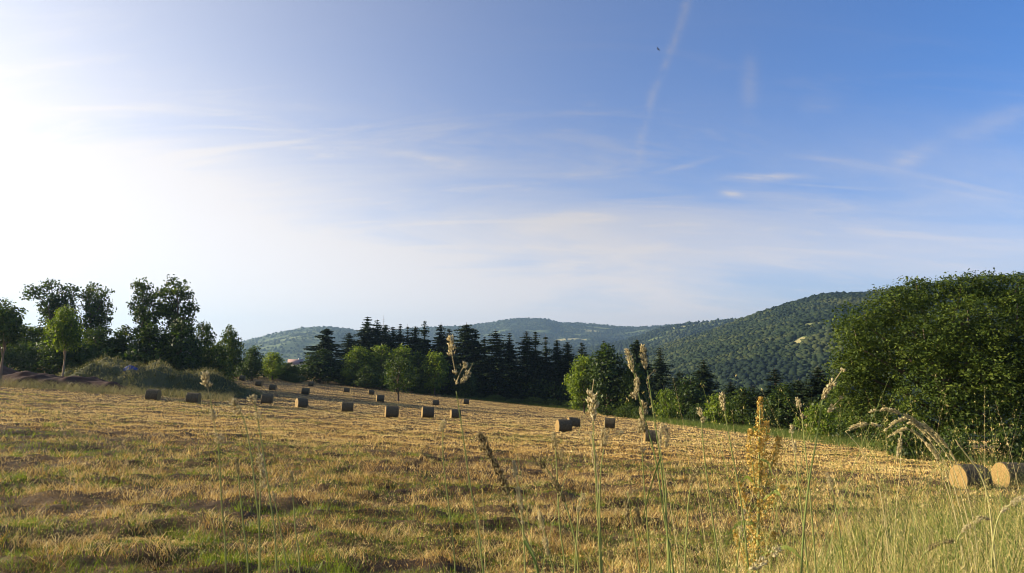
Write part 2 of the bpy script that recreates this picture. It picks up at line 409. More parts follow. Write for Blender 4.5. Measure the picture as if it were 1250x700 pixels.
ICO_V = None
def ico(sub):
    import bmesh
    bm = bmesh.new(); bmesh.ops.create_icosphere(bm, subdivisions=sub, radius=1.0)
    bm.verts.ensure_lookup_table(); v = np.array([q.co[:] for q in bm.verts]); f = np.array([[q.index for q in p.verts] for p in bm.faces]); bm.free()
    return v, f
def forest(name, H, n, size, seed, label, sub=1, keep=None, smax=1.03, vscale=1.0, cat='woodland', spec=None):
    """tree crowns of one far wood as a single mass"""
    rng = np.random.default_rng(seed); V = H['V']; nth, ns = V.shape[:2]
    sm = int(np.searchsorted(H['s'], smax))
    wts = H['R'][:, :sm]; pr = wts/wts.sum()
    id_ = rng.choice(pr.size, n, p=pr.ravel()); a = id_//sm; b = id_ % sm
    a = np.clip(a, 0, nth-2); b = np.clip(b, 0, ns-2); u = rng.random(n)[:, None]; v = rng.random(n)[:, None]
    P_ = (V[a, b]*(1-u)+V[a+1, b]*u)*(1-v)+(V[a, b+1]*(1-u)+V[a+1, b+1]*u)*v
    ti = H['tint'][a, b]
    k = ti < .55
    if keep is not None: k = k | (rng.random(n) < keep)
    P_ = P_[k]; n = len(P_)
    iv, if_ = ico(sub)
    lump = 1+.36*rng.normal(size=(16, len(iv)))
    sz = size*(.5+1.5*rng.random(n)**2.2); big = fbm(P_[:, 0]/(size*14), P_[:, 1]/(size*14), 3)
    th = rng.random(n)*2*PI; c, s_ = np.cos(th), np.sin(th)
    tpl = iv[None]*lump[:, :, None]; tpl[:, :, 2] *= .95
    q = tpl[rng.integers(0, 16, n)]*sz[:, None, None]*np.array([1, 1, vscale])
    x = q[..., 0]*c[:, None]-q[..., 1]*s_[:, None]; y = q[..., 0]*s_[:, None]+q[..., 1]*c[:, None]
    VV = np.stack([x, y, q[..., 2]], -1)+(P_+np.array([0, 0, 1.])*(sz*.45)[:, None])[:, None]
    FF = (np.arange(n)[:, None, None]*len(iv)+if_[None]).reshape(-1, 3)
    b2 = fbm(P_[:, 0]/(size*55)+7, P_[:, 1]/(size*55), 3); t = np.clip(.16+.42*rng.random(n)+(big-.5)*1.5+(b2-.5)*1.7+.1, 0, 1)
    o = obj(name, mesh(name, VV.reshape(-1, 3), None, FF, M_forest, np.repeat(t, len(iv))))
    return tag(o, label, cat, kind='stuff')
M_forest = tint_mat('forest_canopy', [(0, (.010, .019, .010)), (.5, (.020, .033, .013)), (1, (.050, .060, .020))], 0, .85, .1, None, .5, .5)

def patchf(list_, base=.30):
    """meadow patches on a hill: (px, s, half width px, half height in s, tint)"""
    def f(th, s, X, Y):
        px = 625+F*np.tan(th); t = base+.22*(fbm(X/90, Y/90, 3)-.5)
        for (a, b, ha, hb, ti) in list_:
            r = ((px-a)/ha)**2+((s-b)/hb)**2+(fbm(X/60+a, Y/60, 2)-.5)*1.3
            t = np.where(r < 1, ti+.1*(fbm(X/20, Y/20, 2)-.5), t)
        return t
    return f
# right wooded hill
HN = polar_hill('wooded_hill', [(560, 470), (660, 452), (740, 436), (800, 425), (835, 414), (868, 404), (895, 394), (920, 385), (942, 377.5), (965, 371), (985, 365), (1005, 360), (1030, 358.5), (1060, 358),
                                (1090, 354), (1130, 348), (1180, 342), (1230, 337), (1300, 331), (1400, 322), (1550, 315), (1800, 330)], 1750, 560, -105, 4.0, 105,
                patchf([(992, .505, 22, .026, .72), (975, .40, 9, .026, .90), (1004, .45, 9, .020, .70), (1022, .47, 12, .018, .66)]), 300, 150)
# ridge with meadows left of it
HM = polar_hill('meadow_ridge', [(430, 440), (560, 436), (640, 431), (700, 427), (750, 419), (785, 409), (805, 402), (830, 396.5), (850, 394.5), (870, 393), (884, 392), (900, 391), (930, 388), (990, 385), (1080, 380), (1200, 375)], 3300, 1900, -95, 11.0, 70,
                patchf([(835, .90, 26, .035, .84), (820, .80, 16, .03, .62), (862, .93, 14, .03, .70), (880, .84, 14, .03, .64), (795, .72, 10, .02, .66), (850, .70, 20, .03, .58)]), 240, 110)
# far ridge behind
HF = polar_hill('far_ridge', [(330, 432), (440, 410), (505, 401), (540, 399), (572, 398), (583, 395.5), (600, 394.5), (612, 391), (635, 389.2), (660, 389.2), (672, 390.5), (680, 394), (700, 394.5), (728, 396), (752, 398.5), (772, 400), (790, 399), (820, 397), (870, 396), (950, 398), (1100, 400)], 5600, 3400, -90, 21.0, 110,
                patchf([(722, .80, 13, .035, .88), (735, .90, 22, .025, .70), (692, .58, 26, .022, .93), (655, .70, 20, .02, .60), (600, .75, 22, .03, .62), (780, .78, 22, .03, .62), (560, .65, 18, .03, .6), (705, .70, 10, .02, .66)]), 260, 110)
# left distant hill; its land tint is raised to put haze into the colour
HL = polar_hill('distant_hill', [(-260, 470), (-100, 462), (60, 450), (180, 438), (240, 430), (280, 422), (305, 415), (325, 410), (345, 405.5), (362, 401.5), (380, 399.3), (400, 399), (420, 401), (440, 404), (480, 410), (540, 420), (640, 436), (700, 445)], 4600, 2500, -90, 31.0, 90,
                patchf([(330, .80, 18, .05, .60), (352, .62, 20, .03, .66), (400, .70, 24, .03, .56), (340, .45, 18, .03, .62), (392, .48, 16, .02, .64), (365, .85, 14, .03, .6)], .47), 220, 100)
def vz(X, Y): return -96+6*(fbm(X/300, Y/300, 3)-.5)
xs2 = np.concatenate([np.linspace(-8800, -900, 40), np.linspace(-850, 850, 70), np.linspace(900, 8800, 40)])
tag(sheet('valley_land', xs2, np.concatenate([np.linspace(-1500, 1600, 80), np.linspace(1700, 8600, 40)]), vz, M_land, lambda X, Y: .35+.5*(fbm(X/150, Y/150, 3)-.5)), kind='structure')
forest('hillside_wood', HN, 90000, 2.6, 5, 'dense green wood covering the near hill on the right side of the valley', 1, .02, vscale=.75)
forest('ridge_wood', HM, 26000, 4.2, 6, 'blue-green wood between pale meadows on the ridge left of the wooded hill', 1, .05)
forest('far_wood', HF, 34000, 5, 8, 'hazy blue woodland on the flat-topped farthest ridge behind the conifers', 1, .06, vscale=.75)
forest('hazy_wood', HL, 15000, 4.5, 9, 'pale hazy scrub and woodland on the distant hill behind the cedar', 1, .25, vscale=.7)

# haze in the valley air
hz = MB(); hz.box((-9000, -1700, -155), (9000, 9000, 560))
mh = bpy.data.materials.new('valley_haze'); mh.use_nodes = True; mh.node_tree.nodes.clear()
hn = NT(mh.node_tree); vo = hn.new('ShaderNodeVolumePrincipled'); out = hn.new('ShaderNodeOutputMaterial')
vo.inputs['Color'].default_value = (.46, .72, 1.0, 1); vo.inputs['Density'].default_value = 8.6e-5; vo.inputs['Anisotropy'].default_value = .5
hn.put(out.inputs['Volume'], vo.outputs[0])
tag(obj('haze', hz.data('haze', mh)), kind='stuff')

# ------------------------------------------------------------------ mounds on the left edge of the field
def dome(cx, cy, rx, ry, h, rot=0., flat=2.0):
    def f(X, Y):
        c, s = math.cos(rot), math.sin(rot)
        u = ((X-cx)*c+(Y-cy)*s)/rx; v = (-(X-cx)*s+(Y-cy)*c)/ry
        r = np.sqrt(u*u+v*v)+(fbm(X*.22, Y*.22, 3)-.5)*.5
        return h*(1-sstep(r, .25, 1.05))*(1+.45*(fbm(X*.4, Y*.4, 4)-.5)*2)
    return f
md_a = dome(at(170, 95), 95, 12.5, 9, 3.5, .12); md_b = dome(at(228, 98), 98, 12, 7, 3.0, -.1); md_c = dome(at(128, 93), 93, 5, 6, 3.0)
def mound_h(X, Y): return np.maximum(np.maximum(md_a(X, Y), md_b(X, Y)), md_c(X, Y))
dirt_h_ = dome(at(55, 86), 86, 14.0, 5.5, 1.7, .02); dirt_h2 = dome(at(-20, 87), 87, 16, 6, 1.9)
def dirt_h(X, Y): return np.maximum(dirt_h_(X, Y), dirt_h2(X, Y))+.45*(fbm(X*1.1, Y*1.1, 4)-.5)
gx = np.linspace(-80, -22, 170)
mo = sheet('grassy_mound', gx, np.linspace(80, 112, 90), lambda X, Y: ground(X, Y)-.25+mound_h(X, Y), M_moundsoil, lambda X, Y: fbm(X*.3, Y*.3, 3)); tag(mo, kind='structure')
dm = sheet('dirt_heap', np.linspace(-92, -40, 170), np.linspace(75, 98, 80), lambda X, Y: ground(X, Y)-.25+dirt_h(X, Y), M_dirt, lambda X, Y: fbm(X*.8, Y*.8, 4)); tag(dm, kind='structure')

# ------------------------------------------------------------------ tree builders (mesh data at nominal size)
def broadleaf(seed, h, r, blobs, nclump, k, cr, leaf, trunk_r, mat=None, bark=None, limb=True, base=0.0, dense=.4):
    """blobs: (x, y, z, rx, rz) in fractions of r and h"""
    rng = np.random.default_rng(seed); t = MB(); c = MB()
    zt = h*.62
    bend = rng.normal(size=2)*.03*h
    tp = [np.array([bend[0]*q*q, bend[1]*q*q, -.4+(zt+.4)*q]) for q in np.linspace(0, 1, 7)]
    t.tube(tp, trunk_r*np.array([1.35, 1.05, .9, .75, .6, .45, .3]), 8, rng.random())
    B = []
    for (x, y, z, rx, rz) in blobs: B.append((np.array([x*r, y*r, z*h]), np.array([rx*r, rx*r, rz*h])))
    for cc, rr in B:
        if not limb: break
        z0 = min(zt*.95, max(h*.16, cc[2]-.25*h)); q = (z0+.4)/(zt+.4)
        p0 = np.array([bend[0]*q*q, bend[1]*q*q, z0])
        mid = (p0+cc)/2+np.array([0, 0, .02*h])+rng.normal(size=3)*.02*h
        t.tube([p0, mid, cc, cc+np.array([0, 0, rr[2]*.6])], trunk_r*np.array([.5, .36, .2, .06]), 5, rng.random())
    area = np.array([rr[0]*rr[2] for cc, rr in B]); area /= area.sum()
    bi = rng.choice(len(B), nclump, p=area)
    d = rng.normal(size=(nclump, 3)); d /= np.linalg.norm(d, axis=1, keepdims=True)
    C = np.array([B[i][0] for i in bi]); RR = np.array([B[i][1] for i in bi])
    rad = np.where(rng.random(nclump) < dense, rng.random(nclump)**.5*.85, .8+.28*rng.random(nclump))
    P0 = C+d*RR*rad[:, None]
    P0 = P0[P0[:, 2] > base*h]; d = d[:len(P0)] if len(P0) == nclump else None
    if d is None:
        d = P0-P0.mean(0); d /= np.linalg.norm(d, axis=1, keepdims=True)
    n = len(P0); ct = rng.random(n)
    P1 = np.repeat(P0, k, 0)+rng.normal(size=(n*k, 3))*cr*np.array([1, 1, .62])
    N = np.repeat(d, k, 0)*.45+np.array([0, 0, .55])+rng.normal(size=(n*k, 3))*.6
    c.leaves(P1, N, leaf*(.7+.6*rng.random(n*k)), rng, .6, np.clip(np.repeat(ct, k)*.6+rng.random(n*k)*.4, 0, 1))
    return t.data('trunk', bark or M_bark, True), c.data('crown', mat or M_leaf)

def blob_round(rng, n, zlo=.25, zhi=.95, squash=1.0, rs=.42):
    out = []
    for i in range(n):
        z = zlo+(zhi-zlo)*(i+.5)/n; q = (z-zlo)/(zhi-zlo); env = math.sin(PI*min(.98, .15+.78*q))**.7
        a = i*2.4+rng.random(); rr = rs*(.75+.5*rng.random())*(.6+.4*env)
        rho = max(0, env-rr)*(.6+.4*rng.random())*squash
        out.append((rho*math.cos(a), rho*math.sin(a), z-.02, rr, rr*.42))
    return out

VAR = {}
NOM = {}
def variants(kind, h, r, datas): VAR[kind] = datas; NOM[kind] = (h, r)
rb = np.random.default_rng(11)
variants('round', 10, 4, [broadleaf(20+i, 10, 4, blob_round(np.random.default_rng(50+i), 11, .16, .97), 460, 10, .40, .50, .22, base=.06) for i in range(4)])
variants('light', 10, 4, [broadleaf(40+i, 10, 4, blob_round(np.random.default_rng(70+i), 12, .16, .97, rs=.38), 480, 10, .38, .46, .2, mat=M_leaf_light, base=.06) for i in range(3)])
def blob_tall(seed):
    rng = np.random.default_rng(seed); out = []
    for lead in range(2):
        ox = (-.35, .38)[lead]; top = (.96, .9)[lead]
        for q in np.linspace(.36, 1, 8):
            s_ = (.34+.16*rng.random())*(1.05-.5*abs(q-.62))
            out.append((ox*(.4+.6*q)+rng.normal()*.20, rng.normal()*.28, top*q*.97, s_, s_*.17))
    return out
variants('tall', 13, 3.6, [broadleaf(60+i, 13, 3.6, blob_tall(90+i), 520, 11, .32, .38, .26, base=.26, dense=.35) for i in range(4)])
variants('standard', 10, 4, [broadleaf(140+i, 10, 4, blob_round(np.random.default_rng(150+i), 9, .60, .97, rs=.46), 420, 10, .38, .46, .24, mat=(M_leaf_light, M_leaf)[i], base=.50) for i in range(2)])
variants('sparse', 8, 4, [broadleaf(80, 8, 4, blob_round(np.random.default_rng(83), 13, .3, .96, rs=.34), 330, 8, .3, .34, .15, base=.2, dense=.3)])
variants('shrub', 3, 2.4, [broadleaf(100+i, 3, 2.4, blob_round(np.random.default_rng(110+i), 7, .12, .85, rs=.5), 260, 8, .22, .26, .06, base=0.0) for i in range(3)])
variants('light_shrub', 3, 2.4, [broadleaf(120+i, 3, 2.4, blob_round(np.random.default_rng(130+i), 8, .12, .85, rs=.45), 240, 8, .2, .26, .06, mat=M_leaf_light) for i in range(2)])

def conifer(seed, h=20, r=4.2, levels=46, droop=.3, irregular=.18, lo=.05, power=.80, spray=.80, per=7):
    rng = np.random.default_rng(seed); t = MB(); c = MB()
    t.tube([(0, 0, -.5), (0, 0, h*.3), (0, 0, h*.7), (0, 0, h)], [.30, .22, .12, .02], 7, .4)
    C = []; N = []; A = []; L = []; T = []
    for i in range(levels):
        q = lo+(1-lo)*(i+rng.random()*.6)/levels; z = h*q
        if z > h*.985: continue
        Lb0 = r*(1-q)**power*(1+irregular*rng.normal()) + .18
        nb = per if q < .8 else 5
        a0 = rng.random()*6.28
        for j in range(nb):
            if rng.random() < irregular*.4: continue
            a = a0+j*2*PI/nb+rng.normal()*.25; Lb = max(.25, Lb0*(1+.25*rng.normal()))
            dr = np.array([math.cos(a), math.sin(a), 0]); sl = -droop*(1-q*.9)+.1*rng.normal()
            t.tube([(0, 0, z), dr*Lb*.6+np.array([0, 0, z+sl*Lb*.6]), dr*Lb*.96+np.array([0, 0, z+sl*Lb*.8])], [.05, .03, .01], 3, .3, False)
            m = max(2, int(Lb/.34))
            for s in np.linspace(.18, 1, m):
                p = dr*Lb*s+np.array([0, 0, z+sl*Lb*s*(1.25-.45*s)])
                wd = spray*(1.15-.55*s)*(.30+.70*min(1, Lb/1.6))
                sd = np.array([-dr[1], dr[0], 0]); ct = rng.random()
                for sg in (-1, 1):
                    C.append(p+sd*sg*wd*.42+np.array([0, 0, -.05-.10*rng.random()])); A.append(sd*sg*.8+dr*.7+np.array([0, 0, -.25])+rng.normal(size=3)*.15)
                    N.append(np.array([0, 0, 1.])+rng.normal(size=3)*.35); L.append(wd*1.35); T.append(ct)
                C.append(p+dr*.1); A.append(dr+np.array([0, 0, .1])); N.append(np.array([0, 0, 1.])+rng.normal(size=3)*.4); L.append(wd*1.3); T.append(ct)
                C.append(p+np.array([0, 0, -.2*wd])); A.append(np.array([0, 0, -1.])+rng.normal(size=3)*.3); N.append(dr*rng.choice([-1, 1])+sd*rng.normal()); L.append(wd*1.1); T.append(ct*.6)
    C = np.array(C); c.leaves(C, np.array(N), np.array(L)*(.8+.4*rng.random(len(C))), rng, .52, np.clip(np.array(T)*.7+.3*rng.random(len(C)), 0, 1), np.array(A))
    return t.data('trunk', M_bark, True), c.data('crown', M_needle)
variants('conifer', 20, 4.2, [conifer(200+i, irregular=.12+.05*(i % 4), droop=.12+.10*(i % 5), power=.62+.07*(i*3 % 5), spray=.70+.08*(i*2 % 4), levels=(46, 40, 44, 38, 50, 42, 46)[i]) for i in range(7)])
variants('slim', 20, 3.4, [conifer(220+i, r=3.4, power=.62+.1*i, droop=.12+.12*i, irregular=.14+.07*i, levels=(46, 40, 44, 38)[i]) for i in range(4)])
variants('cedar', 20, 7, [conifer(240, 20, 7.0, 17, .30, .34, .22, .62, 1.35, 6)])

NAMES = {'round': ('broadleaf_tree', 'tree'), 'light': ('broadleaf_tree', 'tree'), 'tall': ('broadleaf_tree', 'tree'), 'sparse': ('broadleaf_tree', 'tree'), 'standard': ('broadleaf_tree', 'tree'),
         'shrub': ('shrub', 'shrub'), 'light_shrub': ('shrub', 'shrub'), 'conifer': ('conifer_tree', 'conifer'), 'slim': ('conifer_tree', 'conifer'), 'cedar': ('cedar_tree', 'cedar')}
tcount = {}
def tree(kind, px, D, top, half, label, group, v=None, rot=None, bark=None, sink=0.0):
    """a tree whose middle is seen at px, standing D metres out; top = photo row of its tip"""
    i = tcount.get(kind, 0); tcount[kind] = i+1
    vs = VAR[kind]; tm, cm = vs[(i if v is None else v) % len(vs)]; hn_, rn = NOM[kind]
    x = at(px, D); z = gz(x, D)-.1-sink; ztop = pt(px, top, D)[2]; h = ztop-z
    R = half/F*D
    nm, cat = NAMES[kind]
    ro = rot if rot is not None else RNG.random()*6.28
    r = thing(nm, label, cat, (x, D, z), ro, group, (R/rn, R/rn, h/hn_))
    st = 'stem' if cat == 'shrub' else 'trunk'; cr = 'foliage' if cat == 'shrub' else 'crown'
    if bark:
        tm = tm.copy(); tm.materials[0] = bark
    obj(st, tm, r); obj(cr, cm, r)
    return r

G_L = 'trees at the left edge of the field'; G_C = 'conifers along the far edge'; G_B = 'leafy trees in front of the conifers'; G_S = 'shrubs along the field edge'
# --- left group
tree('standard', 2, 80, 374, 30, 'rounded dark tree with a pale trunk beside the dirt heap at the left edge', G_L, 1, bark=M_bark_pale)
tree('tall', 62, 118, 339, 31, 'tallest of the airy trees over the dirt heap, broad ragged top against the sky', G_L, 0, .3)
tree('tall', 110, 120, 345, 24, 'slim airy tree with a forked double top right of the broad ragged one', G_L, 1, .2)
tree('tall', 179, 118, 342, 25, 'airy tall tree over the grassy mound, left one of the close pair', G_L, 2, .1)
tree('tall', 213, 117, 342, 29, 'airy tall tree over the grassy mound, wider right one of the close pair', G_L, 3, .5)
tree('standard', 78, 88, 383, 23, 'small bright yellow-green tree with a bare sunlit trunk behind the dirt heap', G_L, 0, bark=M_bark_pale)
tree('round', 30, 112, 398, 34, 'low dark tree under the tall ragged one, behind the dirt heap', G_L, 1)
tree('round', 118, 112, 402, 30, 'low dark bushy tree behind the left end of the grassy mound', G_L, 2)
tree('round', 150, 113, 404, 27, 'low dark bushy tree directly behind the blue sheet', G_L, 3)
tree('round', 182, 112, 398, 28, 'dense dark tree under the left tree of the airy pair', G_L, 0)
tree('round', 218, 112, 394, 29, 'dense dark tree under the right tree of the airy pair', G_L, 1)
tree('round', 246, 122, 395, 21, 'dark rounded tree right of the airy pair, taller than its right neighbour', G_L, 2)
tree('round', 279, 140, 404, 20, 'dark tree with a knobbly crown standing just left of the distant hill slope', G_L, 3)
tree('round', 262, 128, 420, 24, 'low dark tree filling the gap below the knobbly crowned one', G_L, 0)
tree('round', 309, 172, 424, 17, 'small round dark green tree below the foot of the distant hill', G_L, 1)
tree('light', 333, 185, 430, 16, 'small round tree with a lit yellow-green side left of the pink roof', G_L, 1)
tree('round', 352, 190, 443, 14, 'lowest round bush-like tree in the dip before the cedar', G_L, 2)
tree('round', 76, 104, 405, 30, 'dark shaded tree behind the small bright yellow-green one', G_L, 3)
# --- cedar and conifers
tree('cedar', 395, 212, 399, 25, 'cedar with open layered drooping boughs against the distant hill', G_C, 0, 1.1).rotation_euler[1] = .07
CON = [(425, 222, 405, 12, 'low dark conifer tip between the cedar and the tall twin spires'),
       (447, 225, 386, 16, 'tallest dark conifer of the left cluster, leftmost spire'),
       (460, 228, 390, 12, 'dark conifer spire touching the right side of the tallest left spire'),
       (470, 232, 396, 11, 'dark conifer right under the thin mast'),
       (479, 228, 398, 11, 'third conifer right of the tallest left spire, just right of the mast'),
       (489, 232, 395, 10, 'narrow conifer in the middle of the left cluster, sixth spire from the cedar'),
       (497, 228, 396, 10, 'narrow conifer with a blunt tip, seventh spire from the cedar'),
       (506, 233, 398, 11, 'lower conifer just left of the sharp spire in mid cluster'),
       (517, 226, 391, 13, 'sharp high conifer spire in the right half of the left cluster'),
       (537, 226, 394, 14, 'broad conifer spire left of the tall twin seed head'),
       (547, 232, 400, 10, 'conifer tip half behind the tall twin seed head'),
       (569, 222, 393.5, 15, 'tall broad conifer directly right of the tall twin seed head'),
       (582, 224, 401, 12, 'conifer leaning against the right side of the tall broad one'),
       (592, 228, 411, 9, 'low conifer tip in the gap between the two conifer blocks'),
       (608, 220, 402, 14, 'pale-edged conifer at the left end of the middle conifer block'),
       (623, 222, 406, 12, 'second conifer of the middle block, shorter than both neighbours'),
       (641, 220, 404, 13, 'conifer in the middle of the block under the flat-topped ridge'),
       (654, 222, 404, 12, 'conifer under the right shoulder of the flat-topped ridge'),
       (668, 224, 408, 11, 'conifer under the pale field patches of the far ridge'),
       (681, 220, 413, 12, 'shorter conifer near the right end of the middle block'),
       (694, 222, 417, 11, 'last conifer at the right end of the middle block'),
       (713, 215, 417, 10, 'lone small conifer between the middle block and the big leafy tree'),
       (737, 205, 415, 10, 'dark blunt conifer tip rising above the big leafy tree'),
       (779, 190, 412, 12, 'tall conifer behind the twin green stalked seed heads'),
       (790, 192, 424, 9, 'small conifer tip pressed against the tall one behind the stalks'),
       (804, 185, 423, 15, 'broad triangular conifer before the dark valley of the wooded hill'),
       (829, 170, 452, 13, 'low dark conifer right of the broad triangular one'),
       (856, 165, 439, 16, 'dark conifer with a narrow tip standing apart before the wooded hill'),
       (889, 140, 466, 15, 'low wide conifer left of the yellow dock plant top'),
       (946, 125, 450, 20, 'wide pointed conifer behind the yellow dock plant'),
       (998, 118, 446, 19, 'wide conifer beside the big leafy tree, left of it'),
       (972, 122, 462, 16, 'low dark conifer between the two wide pointed ones'),
       (918, 132, 470, 15, 'low dark conifer left of the wide pointed one above the dock plant')]
for i, (px, D, top, half, lab) in enumerate(CON):
    t_ = tree('slim' if half < 11.5 else 'conifer', px, D, top, half*(1.55+.5*RNG.random()), lab, G_C); t_.rotation_euler[0] = RNG.normal()*.02; t_.rotation_euler[1] = RNG.normal()*.02
# --- leafy trees in front of the conifers
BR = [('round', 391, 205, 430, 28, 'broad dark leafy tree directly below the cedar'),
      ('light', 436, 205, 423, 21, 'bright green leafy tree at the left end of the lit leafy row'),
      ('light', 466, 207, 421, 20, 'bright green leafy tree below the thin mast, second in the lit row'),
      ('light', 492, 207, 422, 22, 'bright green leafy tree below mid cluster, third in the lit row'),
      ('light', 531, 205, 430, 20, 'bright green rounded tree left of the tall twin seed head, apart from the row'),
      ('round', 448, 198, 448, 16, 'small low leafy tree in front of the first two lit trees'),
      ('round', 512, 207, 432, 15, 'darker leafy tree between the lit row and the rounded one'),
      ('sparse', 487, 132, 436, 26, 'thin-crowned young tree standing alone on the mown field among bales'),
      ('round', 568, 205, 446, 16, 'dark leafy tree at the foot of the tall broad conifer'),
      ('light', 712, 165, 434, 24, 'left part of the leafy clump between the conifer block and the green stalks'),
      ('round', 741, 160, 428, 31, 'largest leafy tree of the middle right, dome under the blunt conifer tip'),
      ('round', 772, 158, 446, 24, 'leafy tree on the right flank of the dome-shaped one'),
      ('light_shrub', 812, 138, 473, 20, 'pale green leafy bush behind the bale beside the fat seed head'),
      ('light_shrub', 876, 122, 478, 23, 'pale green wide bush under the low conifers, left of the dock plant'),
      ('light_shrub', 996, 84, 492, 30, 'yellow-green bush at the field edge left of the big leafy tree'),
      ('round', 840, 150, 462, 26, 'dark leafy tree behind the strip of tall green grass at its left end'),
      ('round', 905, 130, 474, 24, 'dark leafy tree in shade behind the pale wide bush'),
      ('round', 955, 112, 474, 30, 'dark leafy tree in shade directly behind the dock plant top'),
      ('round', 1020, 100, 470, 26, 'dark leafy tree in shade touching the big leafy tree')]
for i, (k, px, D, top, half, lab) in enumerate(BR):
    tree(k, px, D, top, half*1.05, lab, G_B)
SH = [(553, 208, 484, 12, 'low round shrub at the foot of the tall twin seed head'), (580, 208, 479, 14, 'low shrub with a flat top right of the tall twin seed head'),
      (604, 208, 482, 14, 'dark low shrub under the pale-edged conifer'), (628, 206, 486, 15, 'low shrub in the middle of the hedge below the conifer block'),
      (652, 204, 484, 14, 'taller shrub of the hedge below the conifer block'), (674, 202, 487, 13, 'low shrub left of the fat pinkish seed head'),
      (696, 198, 489, 14, 'pale low shrub behind the pair of touching bales'), (762, 150, 492, 16, 'dark low shrub left of the lone bale by the tree dome'),
      (742, 160, 494, 14, 'low shrub at the foot of the dome-shaped leafy tree'), (780, 146, 496, 15, 'dark low shrub at the left end of the tall grass strip'),
      (361, 186, 455, 15, 'dark flat shrub below the pink roof'), (515, 206, 474, 13, 'dark shrub in front of the darker leafy tree'),
      (425, 206, 458, 14, 'dark shrub under the left end of the lit leafy row'), (850, 132, 492, 20, 'dark shrub behind the tall grass strip, left of the wide bush'),
      (930, 112, 498, 24, 'dark shrub behind the tall grass strip under the dock plant top'), (1040, 80, 505, 30, 'dark green shrub under the left edge of the big leafy tree')]
for (px, D, top, half, lab) in SH: tree('shrub', px, D, top, half*1.1, lab, G_S)

# --- big leafy tree on the right
def big_tree():
    D = 60.0; x0 = at(1150, D); z0 = gz(x0, D)
    sc = D/F
    bl = []
    rng = np.random.default_rng(77)
    # lobes seen in the photo: px, py, half width px, half height px, depth offset m
    lobes = [(1066, 398, 40, 33, 1), (1042, 425, 32, 36, -1), (1044, 455, 30, 30, 0), (1058, 486, 36, 38, 0), (1094, 375, 36, 24, 0), (1128, 360, 36, 24, 1), (1172, 356, 34, 22, 0), (1205, 352, 30, 20, 1), (1240, 356, 36, 22, 0), (1285, 372, 44, 34, 1),
             (1105, 425, 44, 36, -3), (1150, 405, 46, 38, -3.5), (1200, 400, 50, 38, -4), (1255, 412, 50, 40, -3.5), (1310, 430, 46, 50, 0), (1110, 475, 44, 36, -4), (1165, 455, 48, 36, -5), (1225, 460, 52, 38, -5), (1285, 480, 50, 40, -4),
             (1095, 515, 40, 26, -3), (1150, 505, 44, 30, -5), (1210, 510, 48, 30, -5.5), (1270, 525, 50, 30, -5), (1180, 420, 60, 50, 3), (1250, 450, 60, 50, 3), (1110, 440, 50, 50, 3), (1320, 510, 44, 34, -2), (1080, 535, 34, 16, -2.5)]
    for (px, py, a, b, dd) in lobes:
        p = pt(px, py, D)
        bl.append(((p[0]-x0), dd, p[2]-z0, a*sc, b*sc))
    t = MB(); c = MB()
    t.tube([(0, 0, -.5), (.1, 0, 2), (.2, .1, 4.5), (0, .2, 8), (-.2, 0, 11)], [.75, .55, .48, .36, .15], 10, .5)
    for (x, y, z, a, b) in bl:
        zs = min(9., max(2.2, z*.45)); m = np.array([x*.45, y*.45, zs+(z-zs)*.55])
        t.tube([(0.1, .1, zs), m, (x, y, z), (x*1.05, y, z+b*.6)], [.22, .15, .08, .02], 6, rng.random())
    n = 6200; k = 20
    ar = np.array([q[3]*q[4] for q in bl])**.8; ar /= ar.sum()
    bi = rng.choice(len(bl), n, p=ar); Bq = np.array(bl)[bi]
    d = rng.normal(size=(n, 3)); d /= np.linalg.norm(d, axis=1, keepdims=True)
    rad = np.where(rng.random(n) < .38, rng.random(n)**.5*.8, .78+.32*rng.random(n))
    P0 = Bq[:, :3]+d*np.stack([Bq[:, 3], Bq[:, 3]*.8, Bq[:, 4]], 1)*rad[:, None]
    ok = P0[:, 2] > .4; P0 = P0[ok]; d = d[ok]; n = len(P0)
    ct = rng.random(n)
    off = rng.normal(size=(n*k, 3))*.30*np.array([1, 1, .6])
    N = np.repeat(d, k, 0)*.35+np.array([0, 0, .6])+rng.normal(size=(n*k, 3))*.6
    c.leaves(np.repeat(P0, k, 0)+off, N, .25*(.6+.8*rng.random(n*k)), rng, .5, np.clip(np.repeat(ct, k)*.55+.45*rng.random(n*k), 0, 1))
    # a few bare-ended shoots poking from the top
    r = thing('broadleaf_tree', 'huge dense leafy tree filling the right side behind the two end-on bales', 'tree', (x0, D, z0), 0, G_B)
    obj('trunk', t.data('trunk', M_bark, True), r); obj('crown', c.data('crown', M_leaf_big), r)
big_tree()
for (px, D, top, half, lab) in [(1100, 52, 515, 30, 'leafy shrub under the big tree behind the arching plumes'), (1160, 50, 520, 30, 'leafy shrub under the big tree, behind the left end-on bale'),
                                (1225, 50, 518, 32, 'leafy shrub under the big tree, behind the right end-on bale'), (1290, 50, 512, 36, 'leafy shrub under the big tree at the right edge')]:
    tree('shrub', px, D, top, half, lab, G_S)

